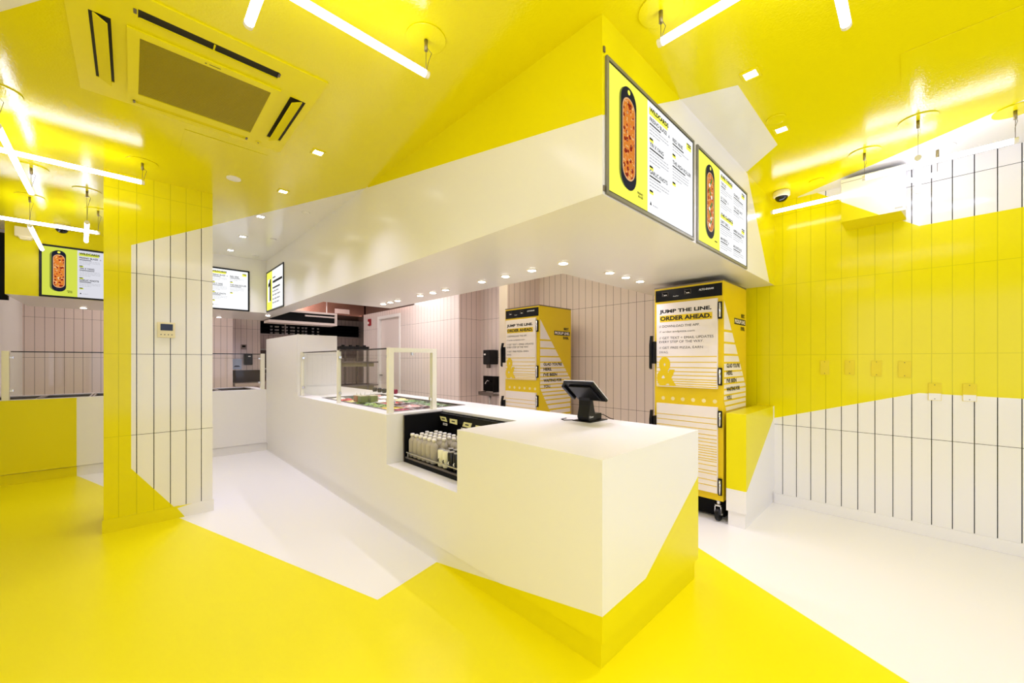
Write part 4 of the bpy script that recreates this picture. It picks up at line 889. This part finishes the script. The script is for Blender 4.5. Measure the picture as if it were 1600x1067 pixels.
# fire alarm
t = thing('fire_alarm', (XK, 8.41, 2.08), 'red fire alarm strobe on the kitchen wall left of the door', 'alarm')
m = MB(); m.box(XK - .03, XK, 8.355, 8.475, 2.075, 2.225, 0, .01); m.build('housing', [mat('alarm_red', (150, 20, 30), 0.35)], t)
m = MB(); m.box(XK - .045, XK - .03, 8.40, 8.44, 2.11, 2.16, 0, .004); m.build('strobe', [white], t)

# ================================================================== KITCHEN EQUIPMENT
t = thing('extractor_hood', (3.2, 9.3, 2.3), 'copper-toned steel extractor hood hanging over the kitchen', 'hood')
m = MB(); m.box(2.12, 5.15, 8.80, 9.85, 2.30, ZC - .002)
m.build('hood_body', [copper], t)
m = MB(); fh = Fr((0, 8.80, 0), (1, 0, 0), (0, 0, 1)); a_, b_ = onY(523, 482, 8.8), onY(546, 491, 8.8); m.obox(fh, a_.x, b_.x, b_.z, a_.z, 0, .004); m.build('notice_plate', [mat('pale_pink_plate', (225, 200, 190), 0.5)], t)
t = thing('pass_shelf_frame', (2.4, 8.2, 2.0), 'white overhead frame with black openings under the hood', 'shelf frame')
m = MB(); x0, x1, y0, y1 = 1.75, 2.93, 8.0, 8.35
m.box(x0, x1, y0, y1, 1.99, 2.035); m.box(x1 - .04, x1, y0, y1, 2.035, 2.20); m.box(x0, x1, y0, y1, 2.20, 2.235); m.build('frame', [mat('frame_white', (226, 212, 206), 0.4)], t)
m = MB(); m.box(x0, x1 - .04, y0 + .04, y1, 2.035, 2.20); m.build('dark_back', [blackm], t)
m = MB(); m.box(2.35, x1 - .04, y0 + .01, y0 + .04, 2.14, 2.165); m.build('rail', [mat('frame_white', (226, 212, 206), 0.4)], t)
for x in (1.9, 2.8):
    m = MB(); m.cyl((x, 8.2, 2.235), (x, 8.2, ZC), .008, 8); m.build('hanger_rod', [steel], t)
# rack with rows of pale containers on the rear wall
xr0, xr1 = 2.04, 4.6
t = thing('wall_rack', (3.3, 10.9, 1.94), 'black wall rack holding rows of white tubs in the kitchen', 'rack')
m = MB(); m.box(xr0 + .003, xr1, 10.96, 10.998, 1.95, 2.26); m.build('back_panel', [blackm], t)
m = MB(); m.box(xr0 + .003, xr1, 10.80, 10.998, 1.92, 1.95); m.build('ledge', [mat('ledge_pink_white', (214, 198, 194), 0.5)], t)
m = MB(); xx = onY(446, 510, 10.8).x; m.box(xx - .012, xx + .012, 10.80, 10.82, 1.95, 2.3); m.build('upright', [mat('ledge_pink_white', (214, 198, 194), 0.5)], t)
for z in (2.02, 2.10, 2.18):
    m = MB(); m.box(xr0 + .003, xr1, 10.84, 10.96, z, z + .004); m.build('wire_shelf', [blackm], t)
tubm = mat('tub_white', (235, 228, 228), 0.4)
first = None
for ci, u in enumerate((424, 431, 434, 442, 448, 455, 459, 466, 473, 478, 489, 497)):
    for zi, z in enumerate((1.951, 2.025, 2.105)):
        x = onY(u, 510, 10.9).x; lab = 'tiny white tub in the black kitchen rack, %s shelf, %s from the left' % (['bottom', 'middle', 'top'][zi], ORD[ci])
        if first is None:
            m = MB(); m.lathe((x, 10.9, z), [(.022, 0), (.03, .04), (.032, .045)], 12); first = tag(m.build('plastic_tub', [tubm]), lab, 'tub', 'white tubs in the kitchen rack')
        else:
            c = first.copy(); COL.objects.link(c); c.location = (x, 10.9, z + (.0)); c['label'] = lab
for i, (u, z) in enumerate(((399, 2.09), (399, 1.97))):
    x = onY(u, 510, 10.9).x; fh = Fr((x, 10.84, z), (1, 0, 0), (0, 0, 1)); m = MB()
    pts = [fh.p(.055 * math.cos(a), .04 + .045 * math.sin(a)) for a in [math.radians(k) for k in range(150, 420, 30)]]
    m.tube(pts, .012, 8); tag(m.build('pipe_hook', [steel]), ['upper', 'lower'][i] + ' curved steel hook at the left end of the kitchen rack', 'hook')
# shelving beside the oven housing
t = thing('steel_shelving', (2.75, 6.85, 0), 'open steel shelving with a black top deck, seen through the sneeze guard', 'shelving')
x0, x1, y0, y1 = 2.47, 2.96, 6.62, 7.10
m = MB(); m.box(x0, x1, y0, y1, 1.505, 1.54); m.box(x0, x1, y0 - .01, y0 + .01, 1.49, 1.545); m.build('top_deck', [black], t)
for k in range(4):
    m = MB(); m.box(x0 + .03 + k * .12, x0 + .07 + k * .12, y0 - .02, y0 + .02, 1.545, 1.565); m.build('burner_grate', [blackm], t)
for x in (x0, x1 - .03, (x0 + x1) / 2):
    for y in ((y0, y1 - .03) if x != (x0 + x1) / 2 else (y1 - .03,)):
        m = MB(); m.box(x, x + .03, y, y + .03, 0, 1.505); m.build('leg', [greysteel], t)
m = MB(); m.box(x0, x1 + .17, y0, y1, 1.265, 1.29); m.build('shelf', [greysteel], t)
m = MB(); m.box(x0, x1 + .10, y0 + .02, y1, 1.20, 1.265); m.build('drawer_unit', [mat('olive_steel', (120, 112, 80), 0.5)], t)
m = MB(); m.box(x0, x1 + .17, y0, y1, .865, .885); m.build('shelf', [greysteel], t)
m = MB(); m.box(x0, x1 + .10, y0 + .02, y1, .77, .865); m.build('drawer_unit', [mat('olive_steel', (120, 112, 80), 0.5)], t)
m = MB(); m.box(x0 + .03, x1 - .03, y1 - .02, y1 - .01, 1.35, 1.50); m.build('back_panel', [brown], t)
# sink bench at the rear
t = thing('sink_bench', (2.0, 9.8, 0), 'dark steel sink bench with a splashback at the rear left of the kitchen', 'sink bench')
m = MB(); m.box(1.50, 2.02, 9.55, 10.04, .78, .84); m.box(2.04, 3.0, 10.2, 10.9, .78, .84); m.build('worktop', [mat('bench_pale', (190, 172, 160), 0.4)], t)
m = MB(); m.box(1.50, 2.02, 10.0, 10.045, .84, 1.10); m.build('splashback', [mat('dark_splash', (60, 48, 36), 0.4, 0.4)], t)
m = MB(); m.box(2.045, 3.0, 10.90, 10.99, .84, 1.55); m.build('splashback', [mat('dark_splash2', (84, 72, 62), 0.4, 0.4)], t)
for x, y in ((1.52, 9.6), (1.98, 9.6), (2.1, 10.3), (2.9, 10.3)):
    m = MB(); m.box(x, x + .03, y, y + .03, 0, .78); m.build('leg', [steel], t)
t = thing('paper_towel_dispenser', (1.80, 10.02, 1.2), 'black towel dispenser on the rear wall right of the pillar', 'dispenser')
m = MB(); m.box(1.725, 1.875, 9.93, 10.049, 1.21, 1.44, 0, .02); m.build('cover', [black], t)
m = MB(); m.box(1.79, 1.835, 9.927, 9.931, 1.385, 1.405); m.build('logo_plate', [white], t)
t = thing('notice', (1.61, 10.04, 1.12), 'pale blue notice on the rear wall left of the towel dispenser', 'notice')
m = MB(); m.box(1.535, 1.69, 10.044, 10.0495, 1.12, 1.34, 0); m.prism(Fr((1.61, 10.044, 1.17), (1, 0, 0), (0, 0, 1)), [(-.06, 0), (-.03, .03), (.03, .03), (.06, 0)], 0, .001, 1); m.build('sheet', [mat('pale_blue_sheet', (190, 205, 235), 0.4), mat('navy_mark', (20, 26, 60), 0.5)], t)
m = MB(); m.box(1.676, 1.779, 10.03, 10.0495, 1.545, 1.65, 0, .005); m.box(1.70, 1.76, 10.028, 10.031, 1.59, 1.63, 1)
tag(m.build('wall_clock_panel', [mat('grey_panel', (150, 135, 130), 0.4), blackm]), 'small square control panel on the rear wall above the towel dispenser', 'control panel')
m = MB(); m.box(2.05, 2.42, 10.75, 10.999, 1.56, 1.585); tag(m.build('rear_shelf', [white]), 'upper white shelf at the rear right of the pillar', 'shelf')
m = MB(); m.box(2.05, 2.42, 10.75, 10.895, 1.10, 1.125); tag(m.build('rear_shelf', [white]), 'lower white shelf at the rear, carrying a yellow bowl', 'shelf')
m = MB(); m.lathe((2.20, 10.82, 1.125), [(.03, 0), (.06, .03), (.07, .05), (.06, .05)], 16); tag(m.build('bowl', [mat('bowl_yellow', (225, 190, 40), 0.4)]), 'yellow bowl on the lower rear shelf', 'bowl')
m = MB(); m.box(2.22, 2.42, 10.35, 10.6, .84, 1.02, 0, .01); tag(m.build('storage_bin', [mat('bin_beige', (205, 190, 175), 0.5)]), 'beige bin on the rear sink bench', 'bin')
m = MB(); m.box(3.0, 5.1, 9.88, 9.90, 1.98, 2.30); m.bm.free()
